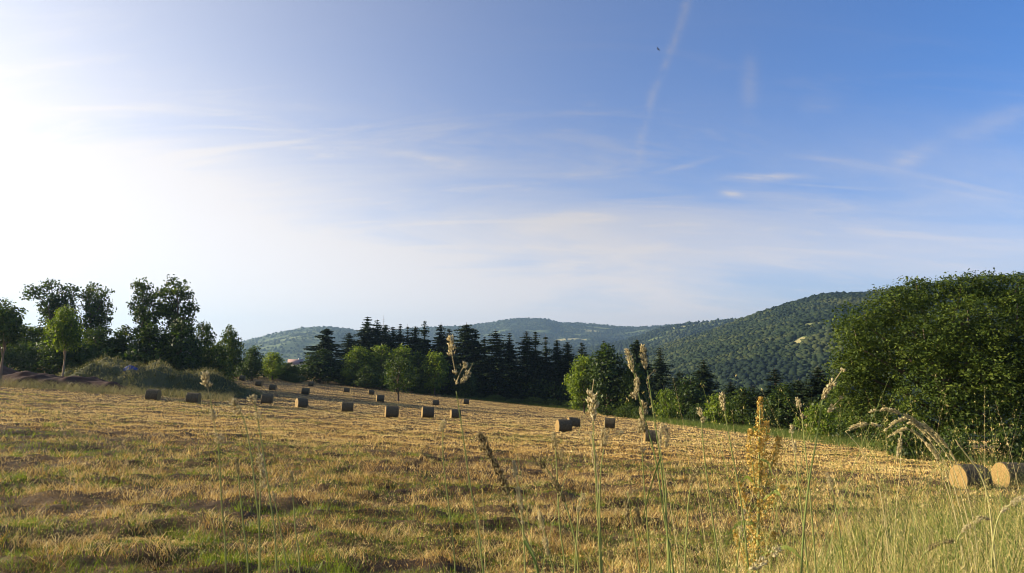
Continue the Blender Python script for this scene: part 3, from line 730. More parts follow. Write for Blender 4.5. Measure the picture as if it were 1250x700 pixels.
# --- dark undergrowth masses behind the edges
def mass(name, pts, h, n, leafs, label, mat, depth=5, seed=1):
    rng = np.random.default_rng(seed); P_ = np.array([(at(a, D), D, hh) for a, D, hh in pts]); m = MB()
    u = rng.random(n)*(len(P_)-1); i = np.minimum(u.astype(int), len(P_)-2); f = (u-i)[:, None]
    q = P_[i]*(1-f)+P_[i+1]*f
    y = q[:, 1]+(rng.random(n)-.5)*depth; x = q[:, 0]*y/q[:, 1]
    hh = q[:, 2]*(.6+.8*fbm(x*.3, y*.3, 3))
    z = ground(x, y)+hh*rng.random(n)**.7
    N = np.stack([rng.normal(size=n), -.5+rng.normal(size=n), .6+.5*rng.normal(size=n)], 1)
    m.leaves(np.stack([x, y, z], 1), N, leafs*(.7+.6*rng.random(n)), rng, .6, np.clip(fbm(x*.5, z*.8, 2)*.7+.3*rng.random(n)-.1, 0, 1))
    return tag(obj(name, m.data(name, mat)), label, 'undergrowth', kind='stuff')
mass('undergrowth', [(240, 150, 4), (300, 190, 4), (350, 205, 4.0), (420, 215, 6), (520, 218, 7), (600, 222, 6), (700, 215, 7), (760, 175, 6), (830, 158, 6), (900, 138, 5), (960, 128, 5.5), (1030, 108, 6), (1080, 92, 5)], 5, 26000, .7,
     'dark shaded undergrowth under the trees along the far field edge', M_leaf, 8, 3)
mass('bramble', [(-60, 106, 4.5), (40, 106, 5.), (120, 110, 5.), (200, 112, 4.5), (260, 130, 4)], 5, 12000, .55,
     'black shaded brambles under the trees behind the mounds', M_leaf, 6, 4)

# ------------------------------------------------------------------ grass: mound weeds, edge strips
def scatter(fn, n, seed, xr, yr, prob=None):
    rng = np.random.default_rng(seed); x = xr[0]+rng.random(n)*(xr[1]-xr[0]); y = yr[0]+rng.random(n)*(yr[1]-yr[0])
    if prob is not None:
        k = rng.random(n) < prob(x, y); x, y = x[k], y[k]
    return np.stack([x, y, fn(x, y)], 1), rng
m = MB()
P_, rng = scatter(lambda x, y: ground(x, y)-.2+mound_h(x, y), 34000, 12, (-80, -24), (81, 110), lambda x, y: (mound_h(x, y) > .3)*(.35+.65*fbm(x*.4, y*.4, 3)))
top = sstep(mound_h(P_[:, 0], P_[:, 1]), 2.2, 3.8)  # paler tint up the mound: sunlit tops put into the weed colour
m.blades(P_, (.25+.65*rng.random(len(P_)))*(.5+1.1*fbm(P_[:, 0]*.7, P_[:, 1]*.7, 3)), rng, .055, .7, 2, np.clip(fbm(P_[:, 0]*.5, P_[:, 1]*.5, 3)*.9+.0+.25*rng.random(len(P_))+.25*top, 0, 1))
k = rng.random(len(P_)) < .5; Q_ = P_[k]+np.array([0, 0, 1.])*(rng.random(k.sum())*.7*fbm(P_[k, 0]*.7, P_[k, 1]*.7, 3))[:, None]*1.4
m.leaves(Q_, rng.normal(size=(len(Q_), 3))+np.array([0, -.3, .6]), .16+.22*rng.random(len(Q_)), rng, .6, np.clip(.1+fbm(Q_[:, 0]*.8, Q_[:, 2]*1.2, 3)*.9+.3*(rng.random(len(Q_))-.5), 0, 1))
tag(obj('mound_weeds', m.data('mound_weeds', M_weed)), 'rough dark weeds and dry grass covering the mound left of the field', 'weeds', kind='stuff')
m = MB()
def edge_prob(x, y):
    px = 625+F*x/y
    lo = 74.5+.02*(px-0)+3.5*fbm(px/40, px*0+2., 3)
    return ((y > lo) & (y < lo+9) & (px > -40) & (px < 288) & (dirt_h(x, y) < 1.0))*(.6+.4*fbm(x*.5, y*.5))
P_, rng = scatter(ground, 30000, 14, (-75, -28), (74, 102), edge_prob)
m.blades(P_, .35+1.0*rng.random(len(P_)), rng, .055, .7, 2, np.clip(.62+.6*fbm(P_[:, 0]*.3, P_[:, 1]*.4, 3)-.1+.3*(rng.random(len(P_))-.5), 0, 1))
tag(obj('edge_grass', m.data('edge_grass', M_weed)), 'long uncut grass strip in front of the dirt heap and mound', 'grass', kind='stuff')
m = MB()
def strip_prob(x, y):
    px = 625+F*x/np.maximum(y, 1)
    c = np.interp(px, [540, 640, 700, 790, 830, 900, 1000, 1060, 1120, 1250], [203, 203, 198, 143, 128, 107, 84, 74, 60, 48])
    wd = np.interp(px, [540, 640, 780, 820, 1000, 1250], [4, 5, 10, 15, 14, 6])
    return ((np.abs(y-c) < wd) & (px > 540) & (px < 1290))*np.interp(px, [540, 780, 830, 1250], [.35, .4, 1, 1])
P_, rng = scatter(ground, 120000, 15, (-22, 62), (40, 208), strip_prob)
far_ = np.interp(P_[:, 1], [40, 200], [.03, .09])
m.blades(P_, (.55+.75*rng.random(len(P_))), rng, far_, .6, 2, np.clip(.15+.7*fbm(P_[:, 0]*.2, P_[:, 1]*.25, 3)+.3*(rng.random(len(P_))-.5), 0, 1))
tag(obj('meadow_grass', m.data('meadow_grass', M_meadow)), 'strip of tall green grass between the mown field and the trees', 'grass', kind='stuff')

# ------------------------------------------------------------------ stubble, litter and regrowth on the mown field
def fan(n, seed, r0, r1, half=.74):
    rng = np.random.default_rng(seed); r = r0*np.exp(rng.random(n)*math.log(r1/r0)); a = (rng.random(n)*2-1)*half
    x = r*np.tan(a); y = r
    return x, y, rng
def rowmask(x, y):       # swaths left by the mower: 1 on the straw rows, 0 on the darker, sparser bands between them
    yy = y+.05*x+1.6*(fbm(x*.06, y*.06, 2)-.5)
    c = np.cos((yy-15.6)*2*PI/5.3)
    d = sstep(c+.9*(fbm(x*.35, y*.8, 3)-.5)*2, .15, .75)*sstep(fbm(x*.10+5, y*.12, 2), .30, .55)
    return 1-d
def grn(x, y): return fbm(x*.10+3, y*.22+8, 4)*.62+fbm(x*.7, y*.9, 3)*.38
x, y, rng = fan(620000, 21, 5.2, 200)
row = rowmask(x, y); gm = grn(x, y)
dens = (.35+.70*fbm(x*.8+5, y*1.4, 3))*(.75+.25*row)
k = (rng.random(len(x)) < dens) & (ground(x, y)-field_z(x, y) < .12)
x, y, row, gm = x[k], y[k], row[k], gm[k]
n = len(x); R = np.hypot(x, y); z = rough(x, y)
stand = rng.random(n) < .38
cl3 = fbm(x*1.5+7, y*1.9, 3)
far_ = sstep(R, 30, 80); stand = stand & (rng.random(n) > far_*.3)
H = np.where(stand, .03+.045*rng.random(n), .06+.10*rng.random(n))*(1+np.minimum(R, 30)/55)*(1-.45*far_)*(.45+1.9*sstep(cl3, .42, .72)*(1-.6*far_))*(.6+.4*row)
lean = np.where(stand, .7*rng.random(n), 1.35+.35*rng.random(n))
wd = .0026+R*.00052
clump = fbm(x*2.2, y*2.6, 2)
tn = np.clip(-.06+.50*row+1.0*(clump-.5)+.45*fbm(x*.12, y*.12, 3)+.75*(rng.random(n)-.5)+.26*far_, 0, 1)  # tint rises with distance, putting the far field's sunlight into the straw colour
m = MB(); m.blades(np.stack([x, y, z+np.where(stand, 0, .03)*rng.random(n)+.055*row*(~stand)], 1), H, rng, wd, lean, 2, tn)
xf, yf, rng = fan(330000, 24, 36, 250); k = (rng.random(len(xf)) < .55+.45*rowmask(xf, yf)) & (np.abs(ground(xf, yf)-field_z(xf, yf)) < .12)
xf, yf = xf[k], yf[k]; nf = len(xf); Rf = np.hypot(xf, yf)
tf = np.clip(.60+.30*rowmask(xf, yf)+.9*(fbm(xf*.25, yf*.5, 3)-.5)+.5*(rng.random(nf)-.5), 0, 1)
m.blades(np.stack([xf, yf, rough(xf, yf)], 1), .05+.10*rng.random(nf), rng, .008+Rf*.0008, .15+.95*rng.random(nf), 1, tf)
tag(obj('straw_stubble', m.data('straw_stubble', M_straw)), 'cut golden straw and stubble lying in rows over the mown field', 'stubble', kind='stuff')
x, y, rng = fan(260000, 22, 5.2, 80)
gm = grn(x, y); row = rowmask(x, y)
k = (rng.random(len(x)) < sstep(gm+.06*(1-row)+.06*sstep(24-y, 0, 14), .475, .61)) & (ground(x, y)-field_z(x, y) < .12)
x, y, gm = x[k], y[k], gm[k]; n = len(x); R = np.hypot(x, y)
tu = vnoise(x*3.2, y*3.2)
m = MB(); m.blades(np.stack([x, y, rough(x, y)], 1), (.04+.13*tu*rng.random(n)+.02)*(1+np.minimum(R, 35)/60), rng, .0032+R*.0005, .3+.7*rng.random(n), 2, np.clip(.15+.55*rng.random(n)+.4*(tu-.5), 0, 1))
tag(obj('green_regrowth', m.data('green_regrowth', M_green_short)), 'short green grass growing back in patches between the straw', 'grass', kind='stuff')

# clumps of taller grass standing on the mown field
def tufts():
    rng = np.random.default_rng(31)
    spots = [(18, 590), (55, 600), (62, 523), (20, 650), (75, 583), (130, 592), (210, 656), (245, 668), (385, 560), (428, 556), (20, 605), (330, 600), (15, 560), (95, 560), (170, 540), (505, 560), (310, 650), (160, 640), (270, 690), (60, 690), (455, 600), (560, 640), (420, 700), (380, 690), (345, 680), (620, 600)]
    m = MB()
    for (px, py) in spots:
        X, Y, Z = hit(px, py); n = int(60+60*rng.random()); s = .10+.16*rng.random()
        b = np.stack([X+rng.normal(size=n)*s*1.6, Y+rng.normal(size=n)*s, np.zeros(n)], 1); b[:, 2] = rough(b[:, 0], b[:, 1])
        m.blades(b, .12+.20*rng.random(n), rng, .006+Y*.0006, .3+.8*rng.random(n), 3, np.clip(.35+.5*rng.random(n), 0, 1))
    tag(obj('grass_tuft', m.data('grass_tuft', M_green_short)), 'bright green clumps of taller grass dotted over the front of the field', 'grass', kind='stuff')
tufts()

# ------------------------------------------------------------------ hay bales
def bale_material(name, dark):
    m, n, b = material(name)
    tcn = n.new('ShaderNodeTexCoord'); p = tcn.outputs['Object']
    s = n.new('ShaderNodeSeparateXYZ'); n.put(s.inputs[0], p)
    if dark:
        ang = n.m('ARCTAN2', s.outputs[1], s.outputs[2])
        v = n.xyz(n.m('MULTIPLY', s.outputs[0], 9.0), n.m('MULTIPLY', ang, 1.6), 0.0)
        f = n.m('ADD', n.m('MULTIPLY', n.noise(v, 2.0, 5, .65), .6), n.m('MULTIPLY', n.noise(p, 9, 4, .6), .4))
        c = n.ramp(f, [(.33, (.040, .031, .017)), (.5, (.085, .068, .036)), (.66, (.17, .138, .075))])  # weathered wrap, toned darker still with the sides' shade put into the colour
    else:
        r = n.m('SQRT', n.m('ADD', n.m('POWER', s.outputs[1], 2.0), n.m('POWER', s.outputs[2], 2.0)))
        ang = n.m('ARCTAN2', s.outputs[1], s.outputs[2])
        sp = n.m('SINE', n.m('ADD', n.m('MULTIPLY', r, 62.0), n.m('ADD', ang, n.m('MULTIPLY', n.noise(p, 5, 4, .6), 9.0))))
        f = n.m('ADD', n.m('MULTIPLY', sp, .035), n.m('ADD', n.m('MULTIPLY', n.noise(p, 26, 5, .7), .55), .22))
        c = n.ramp(f, [(.28, (.075, .045, .015)), (.48, (.23, .15, .048)), (.68, (.40, .28, .105))])
    n.put(b.inputs['Base Color'], c); b.inputs['Roughness'].default_value = .7
    bp = n.new('ShaderNodeBump'); bp.inputs['Strength'].default_value = .8; bp.inputs['Distance'].default_value = .03
    n.put(bp.inputs['Height'], f); n.put(b.inputs['Normal'], bp.outputs[0])
    return m
M_wrap = bale_material('bale_side', True); M_end = bale_material('bale_end', False)
BR_, BL_ = .64, .62
def bale_r(a, seed):    # outline of the roll: round with a flat foot
    r = BR_*(1+.018*np.sin(3*a+seed)+.012*np.sin(7*a+2*seed)); zz = r*np.cos(a)
    return np.where(zz < -.56, r*.56/np.maximum(-zz, .01), r)
def bale_meshes(seed):
    rng = np.random.default_rng(seed); na = 56; xs_ = np.array([-1, -.985, -.94, -.8, -.55, -.3, 0, .3, .55, .8, .94, .985, 1])*BL_
    prof = np.array([.955, .985, 1, 1.004, 1, 1.006, 1, 1.006, 1, 1.004, 1, .985, .955])
    a = np.arange(na)*2*PI/na; rr = bale_r(a, seed)
    V = []
    for x_, p_ in zip(xs_, prof):
        q = rr*p_*(1+.015*rng.normal(size=na)); V.append(np.stack([0*a+x_, q*np.sin(a), q*np.cos(a)], 1))
    n = len(xs_); i = np.arange(n-1)[:, None]*na; j = np.arange(na)[None]; k = (j+1) % na
    Q = np.stack([i+j, i+na+j, i+na+k, i+k], -1).reshape(-1, 4)
    side = mesh('wrapped_side', np.vstack(V), Q, None, M_wrap, np.full(n*na, .5), True)
    ends = []
    for sg in (-1, 1):
        rings = [0, .12, .24, .36, .48, .6, .72, .84, .93, .957]; V = [[(sg*(BL_+.035), 0, 0)]]
        for q in rings[1:]:
            bul = .035*(1-(q/.957)**2)+.010*rng.normal(size=na)*(q < .95)
            V.append(np.stack([sg*(BL_+bul), rr*q*np.sin(a), rr*q*np.cos(a)], 1))
        V = np.vstack(V); T = [(0, 1+j, 1+(j+1) % na) for j in range(na)]
        Q = [(1+i*na+j, 1+(i+1)*na+j, 1+(i+1)*na+(j+1) % na, 1+i*na+(j+1) % na) for i in range(len(rings)-2) for j in range(na)]
        ends.append(mesh('end_face', V, Q, T, M_end, np.full(len(V), .5), True))
    # loose straws sticking out at the rims
    m = MB(); aa = rng.random(240)*2*PI; q = bale_r(aa, seed)*.97; sg = rng.choice([-1, 1], 240)
    m.leaves(np.stack([sg*(BL_+.02), q*np.sin(aa), q*np.cos(aa)], 1), rng.normal(size=(240, 3)), .09+.10*rng.random(240), rng, .07, rng.random(240))
    return side, ends, m.data('loose_straw', M_straw)
BM = [bale_meshes(s_) for s_ in (1, 2, 3)]
BALES = [(1185, 596, 4, 'end-on golden bale at the right, left one of the two under the big tree'),
         (1237, 594, 2, 'end-on golden bale at the right edge, right one of the two under the big tree'),
         (796, 542, -4, 'dark bale behind the fat seed head right of centre'),
         (688, 527.5, 14, 'bale with a sunlit end, front one of the touching pair in mid field'),
         (700, 522, 12, 'bale peeping out behind the front one of the touching pair'),
         (744, 524, -6, 'bale near the far trees between the touching pair and the fat seed head'),
         (478, 510.5, 16, 'largest bale left of centre, in front of the lone young tree'),
         (187, 488.5, 6, 'bale under the grassy mound, leftmost on the field'),
         (236, 493, 8, 'second bale from the left, right of the one under the mound'),
         (326, 493.5, 14, 'upright looking bale beside the blurred small seed heads'),
         (368, 498, 36, 'slumped bale with a wide foot right of the upright looking one'),
         (424, 503.5, 12, 'bale halfway between the slumped one and the largest one'),
         (522, 510.5, 15, 'bale right of the largest one, left of the tall stem'),
         (556, 510.5, 16, 'bale directly on the tall twin seed head stem'),
         (464, 491, 18, 'bale in the long grass left of the lone young tree'),
         (316, 471.8, 4, 'bale in the far left row, second from its left end'),
         (333, 476.8, 6, 'bale in the far left row, third from its left end'),
         (373, 482, 8, 'bale in the middle distance above the slumped one'),
         (380, 472, 5, 'tiny bale in the shade below the cedar'),
         (453, 482, 14, 'bale before the lit trees, right of its twin at the tree edge'),
         (423, 479.5, 10, 'bale before the lit trees, left of its twin at the tree edge'),
         (532, 495, 4, 'small bale in front of the apart rounded bright tree'),
         (569, 494, 6, 'tiny bale by the low shrubs right of the tall twin seed head'),
         (296, 465.2, 6, 'tiny pale bale farthest to the left below the dark trees')]
for i, (px, py, rz, lab) in enumerate(BALES):
    X, Y, Z = hit(px, py)
    sx = (field_z(X+.5, Y)-field_z(X-.5, Y))
    r = thing('hay_bale', lab, 'hay bale', (X, Y, rough(X, Y)+(.49 if i < 2 else .53)), math.radians(rz), 'round hay bales on the mown field', ((1.0+.05*math.sin(i*2.3))*(.93 if i < 2 else 1),)*3)
    r.rotation_euler = (0, math.atan(-sx)*math.cos(math.radians(rz)), math.radians(rz))
    s_, e_, l_ = BM[i % 3]
    obj('wrapped_side', s_, r); obj('end_face', e_[0], r); obj('end_face', e_[1], r)

# ------------------------------------------------------------------ small built things
def flat_mat(name, col, rough_=.6, ns=3.0):
    m, n, b = material(name); g = n.new('ShaderNodeTexCoord')
    n.put(b.inputs['Base Color'], n.mix(n.noise(g.outputs['Object'], ns, 4), tuple(c*.75 for c in col), tuple(min(1, c*1.2) for c in col))); b.inputs['Roughness'].default_value = rough_
    return m
M_tarp = flat_mat('blue_sheet', (.022, .05, .20), .5); M_plank = flat_mat('grey_plank', (.42, .40, .40)); M_roof = flat_mat('pink_tiles', (.40, .27, .23)); M_plaster = flat_mat('pale_plaster', (.60, .54, .46))
M_post = flat_mat('post_wood', (.34, .26, .20)); M_metal = flat_mat('mast_metal', (.30, .30, .32), .4); M_bird = flat_mat('dark_plumage', (.03, .028, .03)); M_glass = flat_mat('dark_glass', (.05, .06, .08), .2)
# blue sheet thrown over the mound
X, Y = at(160, 92), 92.0
u = np.linspace(-1, 1, 15); U, Vv = np.meshgrid(u, u)
gx_ = X+U*.9; gy_ = Y+Vv*.5
zz = np.max(ground(gx_, gy_)-.25+mound_h(gx_, gy_))*.4+(ground(gx_, gy_)-.25+mound_h(gx_, gy_))*.6+.30+.22*(fbm(gx_*1.3, gy_*1.3, 3)-.5)-.35*np.abs(U)**3-.5*np.maximum(0, -Vv)**2
i = np.arange(14)[:, None]*15+np.arange(14)[None]; Q = np.stack([i, i+1, i+16, i+15], -1).reshape(-1, 4)
o = obj('tarpaulin', mesh('tarpaulin', np.stack([gx_-X, gy_-Y, zz-zz.min()], -1).reshape(-1, 3), Q, None, M_tarp, np.full(225, .5), True), None, (X, Y, zz.min()))
sm = o.modifiers.new('thickness', 'SOLIDIFY'); sm.thickness = .02
tag(o, 'crumpled blue sheet lying on top of the grassy mound', 'tarpaulin')
X, Y = at(48, 81.5), 81.5; Z = float(ground(X, Y)-.25+dirt_h(X, Y))
mb = MB(); mb.box((-1.0, -.12, 0), (1.0, .12, .05)); mb.box((-.9, .16, -.02), (.5, .36, .03))
o = obj('plank', mb.data('plank', M_plank), None, (X, Y, Z+.12)); o.rotation_euler = (.35, .22, -.3); tag(o, 'pale grey board lying on the slope of the dirt heap', 'plank')
# pink roofed house in the dip
X, Y = at(361, 330), 330.0; zt = pt(361, 438.5, Y)[2]
r = thing('farmhouse', 'small pale house with a pink tiled roof in the dip left of the cedar', 'house', (X, Y, zt-7.5), .35)
mb = MB(); mb.box((-3.2, -2.6, -6), (3.2, 2.6, 5.2)); obj('wall', mb.data('wall', M_plaster), r)
mb = MB(); mb.add([(-3.6, -3.1, 5.0), (3.6, -3.1, 5.0), (3.6, 3.1, 5.0), (-3.6, 3.1, 5.0), (-3.6, 0, 7.4), (3.6, 0, 7.4)], [(0, 1, 5, 4), (2, 3, 4, 5), (3, 2, 1, 0)], [(0, 4, 3), (1, 2, 5)])
rf = obj('roof', mb.data('roof', M_roof), r)
mb = MB(); mb.box((1.2, -.4, 6.2), (1.9, .4, 8.0)); obj('chimney', mb.data('chimney', M_plaster), rf)
for wx in (-1.6, 1.4):
    mb = MB(); mb.box((wx-.45, -2.66, 2.4), (wx+.45, -2.58, 3.8)); obj('window', mb.data('window', M_glass), r)
# thin mast above the conifers
X, Y = at(467.5, 240), 240.0; z0 = gz(X, Y); zt = pt(467.5, 384.5, Y)[2]
r = thing('radio_mast', 'thin metal mast rising above the dark conifers left of centre', 'mast', (X, Y, z0))
mb = MB(); mb.tube([(0, 0, -.3), (0, 0, (zt-z0)*.6), (0, 0, zt-z0)], [.14, .09, .05], 6); obj('pole', mb.data('pole', M_metal), r)
mb = MB(); mb.tube([(-.5, 0, zt-z0-1.6), (.5, 0, zt-z0-1.6)], [.03, .03], 5); mb.tube([(-.35, 0, zt-z0-2.3), (.35, 0, zt-z0-2.3)], [.03, .03], 5); obj('aerial', mb.data('aerial', M_metal), r)
# wooden post at the right edge
X, Y = at(1249.5, 34), 34.0; z0 = gz(X, Y)
r = thing('fence_post', 'weathered wooden post at the right edge behind the end-on bale', 'post', (X, Y, z0))
zt = pt(1249.5, 531, Y)[2]-z0
mb = MB(); mb.tube([(0, 0, -.3), (.01, 0, zt*.5), (0, .01, zt-.06), (0, .01, zt)], [.075, .07, .066, .05], 8); obj('shaft', mb.data('shaft', M_post, True), r)
mb = MB(); mb.tube([(.06, -.06, zt*.8), (.09, -.075, zt*.8), (.09, -.075, zt*.8-.05)], [.008, .008, .008], 5); obj('staple', mb.data('staple', M_metal), r)
# bird gliding high up
p = pt(803.5, 60.5, 110)
mb = MB(); nb = 9; ss = np.linspace(-1, 1, nb)
mb.tube([(-.02, .22, 0), (0, .16, .01), (0, .05, .01), (0, -.08, 0), (0, -.16, 0), (0, -.26, 0)], [.01, .035, .055, .05, .025, .012], 8)
for sg in (-1, 1):
    Vt = [(sg*.03, .08, .03), (sg*.25, .12, .09), (sg*.45, .02, .08), (sg*.55, -.06, .06), (sg*.36, -.06, .08), (sg*.2, -.08, .06), (sg*.03, -.10, .02)]
    Vt = Vt+[(a, b, c-.012) for a, b, c in Vt]
    mb.add(Vt, [(0, 1, 5, 6), (1, 2, 4, 5), (13, 12, 8, 7), (12, 11, 9, 8), (0, 7, 8, 1), (1, 8, 9, 2), (6, 5, 12, 13), (5, 4, 11, 12)], [(2, 3, 4), (11, 10, 9), (2, 9, 10), (2, 10, 3), (3, 10, 11), (3, 11, 4)])
mb.add([(0, -.2, .005), (-.07, -.36, 0), (.07, -.36, 0), (0, -.2, -.008)], None, [(0, 1, 2), (3, 2, 1), (0, 3, 1), (0, 2, 3)])
o = obj('bird', mb.data('bird', M_bird), None, tuple(p)); o.rotation_euler = (.1, .25, .9); tag(o, 'small dark bird gliding in the blue sky left of the vapour trail', 'bird')

# ------------------------------------------------------------------ foreground: verge grass and single stalks
def verge():
    rng = np.random.default_rng(41); m = MB()
    n = 105000; x = -.6+rng.random(n)*7.4; y = 1.7+rng.random(n)*5.0
    e = 1.6+3.7*sstep(x, .1, 3.0)
    u = x/y
    pr = sstep(u, .22, .66)*(.30+.70*fbm(x*1.6, y*1.6, 3))*(1-sstep(y, e+1.0, e+2.2))
    pr = np.where(x > .8, pr, 0)
    k = rng.random(n) < pr*.8; x, y, u = x[k], y[k], u[k]; n = len(x)
    hmax = .22+.42*sstep(u, .35, .74)*fbm(x*.9+4, y*.9, 3)*1.5
    H = hmax*(.35+.85*rng.random(n)**1.3)
    dry = fbm(x*2.2+3, y*2.2, 3)
    t = np.clip(.31+.75*(dry-.36)+.75*(rng.random(n)-.45), 0, 1)
    th = np.where(rng.random(n) < .5, PI+rng.normal(size=n)*.9, rng.random(n)*2*PI)
    m.blades(np.stack([x, y, ground(x, y)-.02], 1), H, rng, .0025+.0025*rng.random(n)*(t < .6), .25+1.1*rng.random(n)**1.4, 5, t, th)
    n = 2400; x = .9+rng.random(n)*5.2; y = 2.0+rng.random(n)*4.2; u = x/y
    k = rng.random(n) < sstep(u, .30, .60)*(1-sstep(y, 1.9+3.7*sstep(x, .1, 3.0), 2.9+3.7*sstep(x, .1, 3.0))); x, y = x[k], y[k]; n = len(x)
    B = np.stack([x, y, ground(x, y)-.02], 1); H = .34+.46*rng.random(n)**1.6; th = PI+rng.normal(size=n)*.8; ln = .5+.9*rng.random(n)
    m.blades(B, H, rng, .0035, ln, 7, .78+.22*rng.random(n), th)
    for q in range(0, n, 3):                     # small drooping panicles near the tips
        for t in np.linspace(.72, 1, 7):
            a = ln[q]*t; d = np.array([math.cos(th[q]), math.sin(th[q]), 0])
            c = B[q]+np.array([0, 0, 1.])*H[q]*t*math.cos(min(a, 1.5)*.8)+d*H[q]*t*math.sin(min(a, 1.9))
            m.leaves(c+rng.normal(size=(2, 3))*.005, rng.normal(size=(2, 3)), .009, rng, .25, .75+.25*rng.random(2))
    n = 3000; u = -.12+.88*rng.random(n)**.75; y = 1.8+1.7*rng.random(n); x = u*y; k = rng.random(n) < .25+.75*sstep(u, -.1, .45)*fbm(u*9, y, 2)*1.5; x, y = x[k]*1., y[k]; n = len(x)
    g_ = ground(x, y); top = -.30*y+(.06+.40*rng.random(n)**2.6)*y*.55; H = np.clip(top-g_, .2, 1.3)*1.08; th = rng.random(n)*2*PI; ln = .15+.7*rng.random(n)**2
    B = np.stack([x, y, g_-.02], 1); tt = np.where(rng.random(n) < .3, .30+.2*rng.random(n), .66+.3*rng.random(n))
    m.blades(B, H, rng, .0022+.0025*(tt < .5), ln, 7, tt, th)
    for q in range(0, n, 2):
        kk = rng.integers(4, 9)
        for t in np.linspace(1-.03*kk, .99, kk):
            a = ln[q]*t; d = np.array([math.cos(th[q]), math.sin(th[q]), 0])
            c = B[q]+np.array([0, 0, 1.])*H[q]*t*math.cos(min(a, 1.5)*.8)+d*H[q]*t*math.sin(min(a, 1.9))
            m.leaves(c+rng.normal(size=(3, 3))*.003, rng.normal(size=(3, 3)), .0075, rng, .35, .62+.3*rng.random(3), np.array([[0, 0, 1.]])+rng.normal(size=(3, 3))*.3)
    tag(obj('verge_grass', m.data('verge_grass', M_verge)), 'tangle of green and dry grass on the near verge at the lower right', 'grass', kind='stuff')
verge()

def spike(m, P_, rad, rng, dens=1.0, tint=(.3, .9), gap=.0, el=2.2):
    """clustered seed head along a polyline: small pointed spikelets packed around the axis"""
    P_ = np.asarray(P_, float); seg = np.linalg.norm(np.diff(P_, axis=0), axis=1); L = seg.sum(); cum = np.concatenate([[0], np.cumsum(seg)])
    n = int(max(14, L/(rad*.36)*6.5*dens)); s = np.sort(rng.random(n))
    if gap: s = s[np.sin(s*L/rad*.55+rng.random()*6) > -1+gap*1.2]; n = len(s)
    c = np.stack([np.interp(s*L, cum, P_[:, i]) for i in range(3)], 1)
    tan = P_[-1]-P_[0]; tan = tan/np.linalg.norm(tan)
    o = rng.normal(size=(n, 3)); o -= tan*(o@tan)[:, None]; o /= np.linalg.norm(o, axis=1, keepdims=True)
    env = np.sin(np.clip(s*.86+.10, 0, 1)*PI)**.55
    rr = rad*env*(.35+.65*rng.random(n))
    c = c+o*rr[:, None]
    d = -tan*1.0+o*.55+rng.normal(size=(n, 3))*.22; d /= np.linalg.norm(d, axis=1, keepdims=True)
    l = rad*(.7+.5*rng.random(n))*el/2.2; wv = l/el*.62
    a = np.cross(d, rng.normal(size=(n, 3))); a /= np.linalg.norm(a, axis=1, keepdims=True); b = np.cross(d, a)
    V = np.stack([c-d*l[:, None]*.5, c+a*wv[:, None]*.5, c+b*wv[:, None]*.5, c-a*wv[:, None]*.5, c-b*wv[:, None]*.5, c+d*l[:, None]*.5], 1).reshape(-1, 3)
    f = np.array([(0, 2, 1), (0, 3, 2), (0, 4, 3), (0, 1, 4), (5, 1, 2), (5, 2, 3), (5, 3, 4), (5, 4, 1)])
    m.add(V, None, (np.arange(n)[:, None, None]*6+f[None]).reshape(-1, 3), np.repeat(np.clip(tint[0]+(tint[1]-tint[0])*rng.random(n), 0, 1), 6))

def curve(P_, n=14):
    """smooth path through points"""
    P_ = np.asarray(P_, float); k = len(P_); t = np.linspace(0, k-1, n); out = []
    for q in t:
        i = min(int(q), k-2); f = q-i; p0, p1, p2, p3 = P_[max(i-1, 0)], P_[i], P_[i+1], P_[min(i+2, k-1)]
        out.append(.5*((2*p1)+(-p0+p2)*f+(2*p0-5*p1+4*p2-p3)*f*f+(-p0+3*p1-3*p2+p3)*f**3))
    return np.array(out)

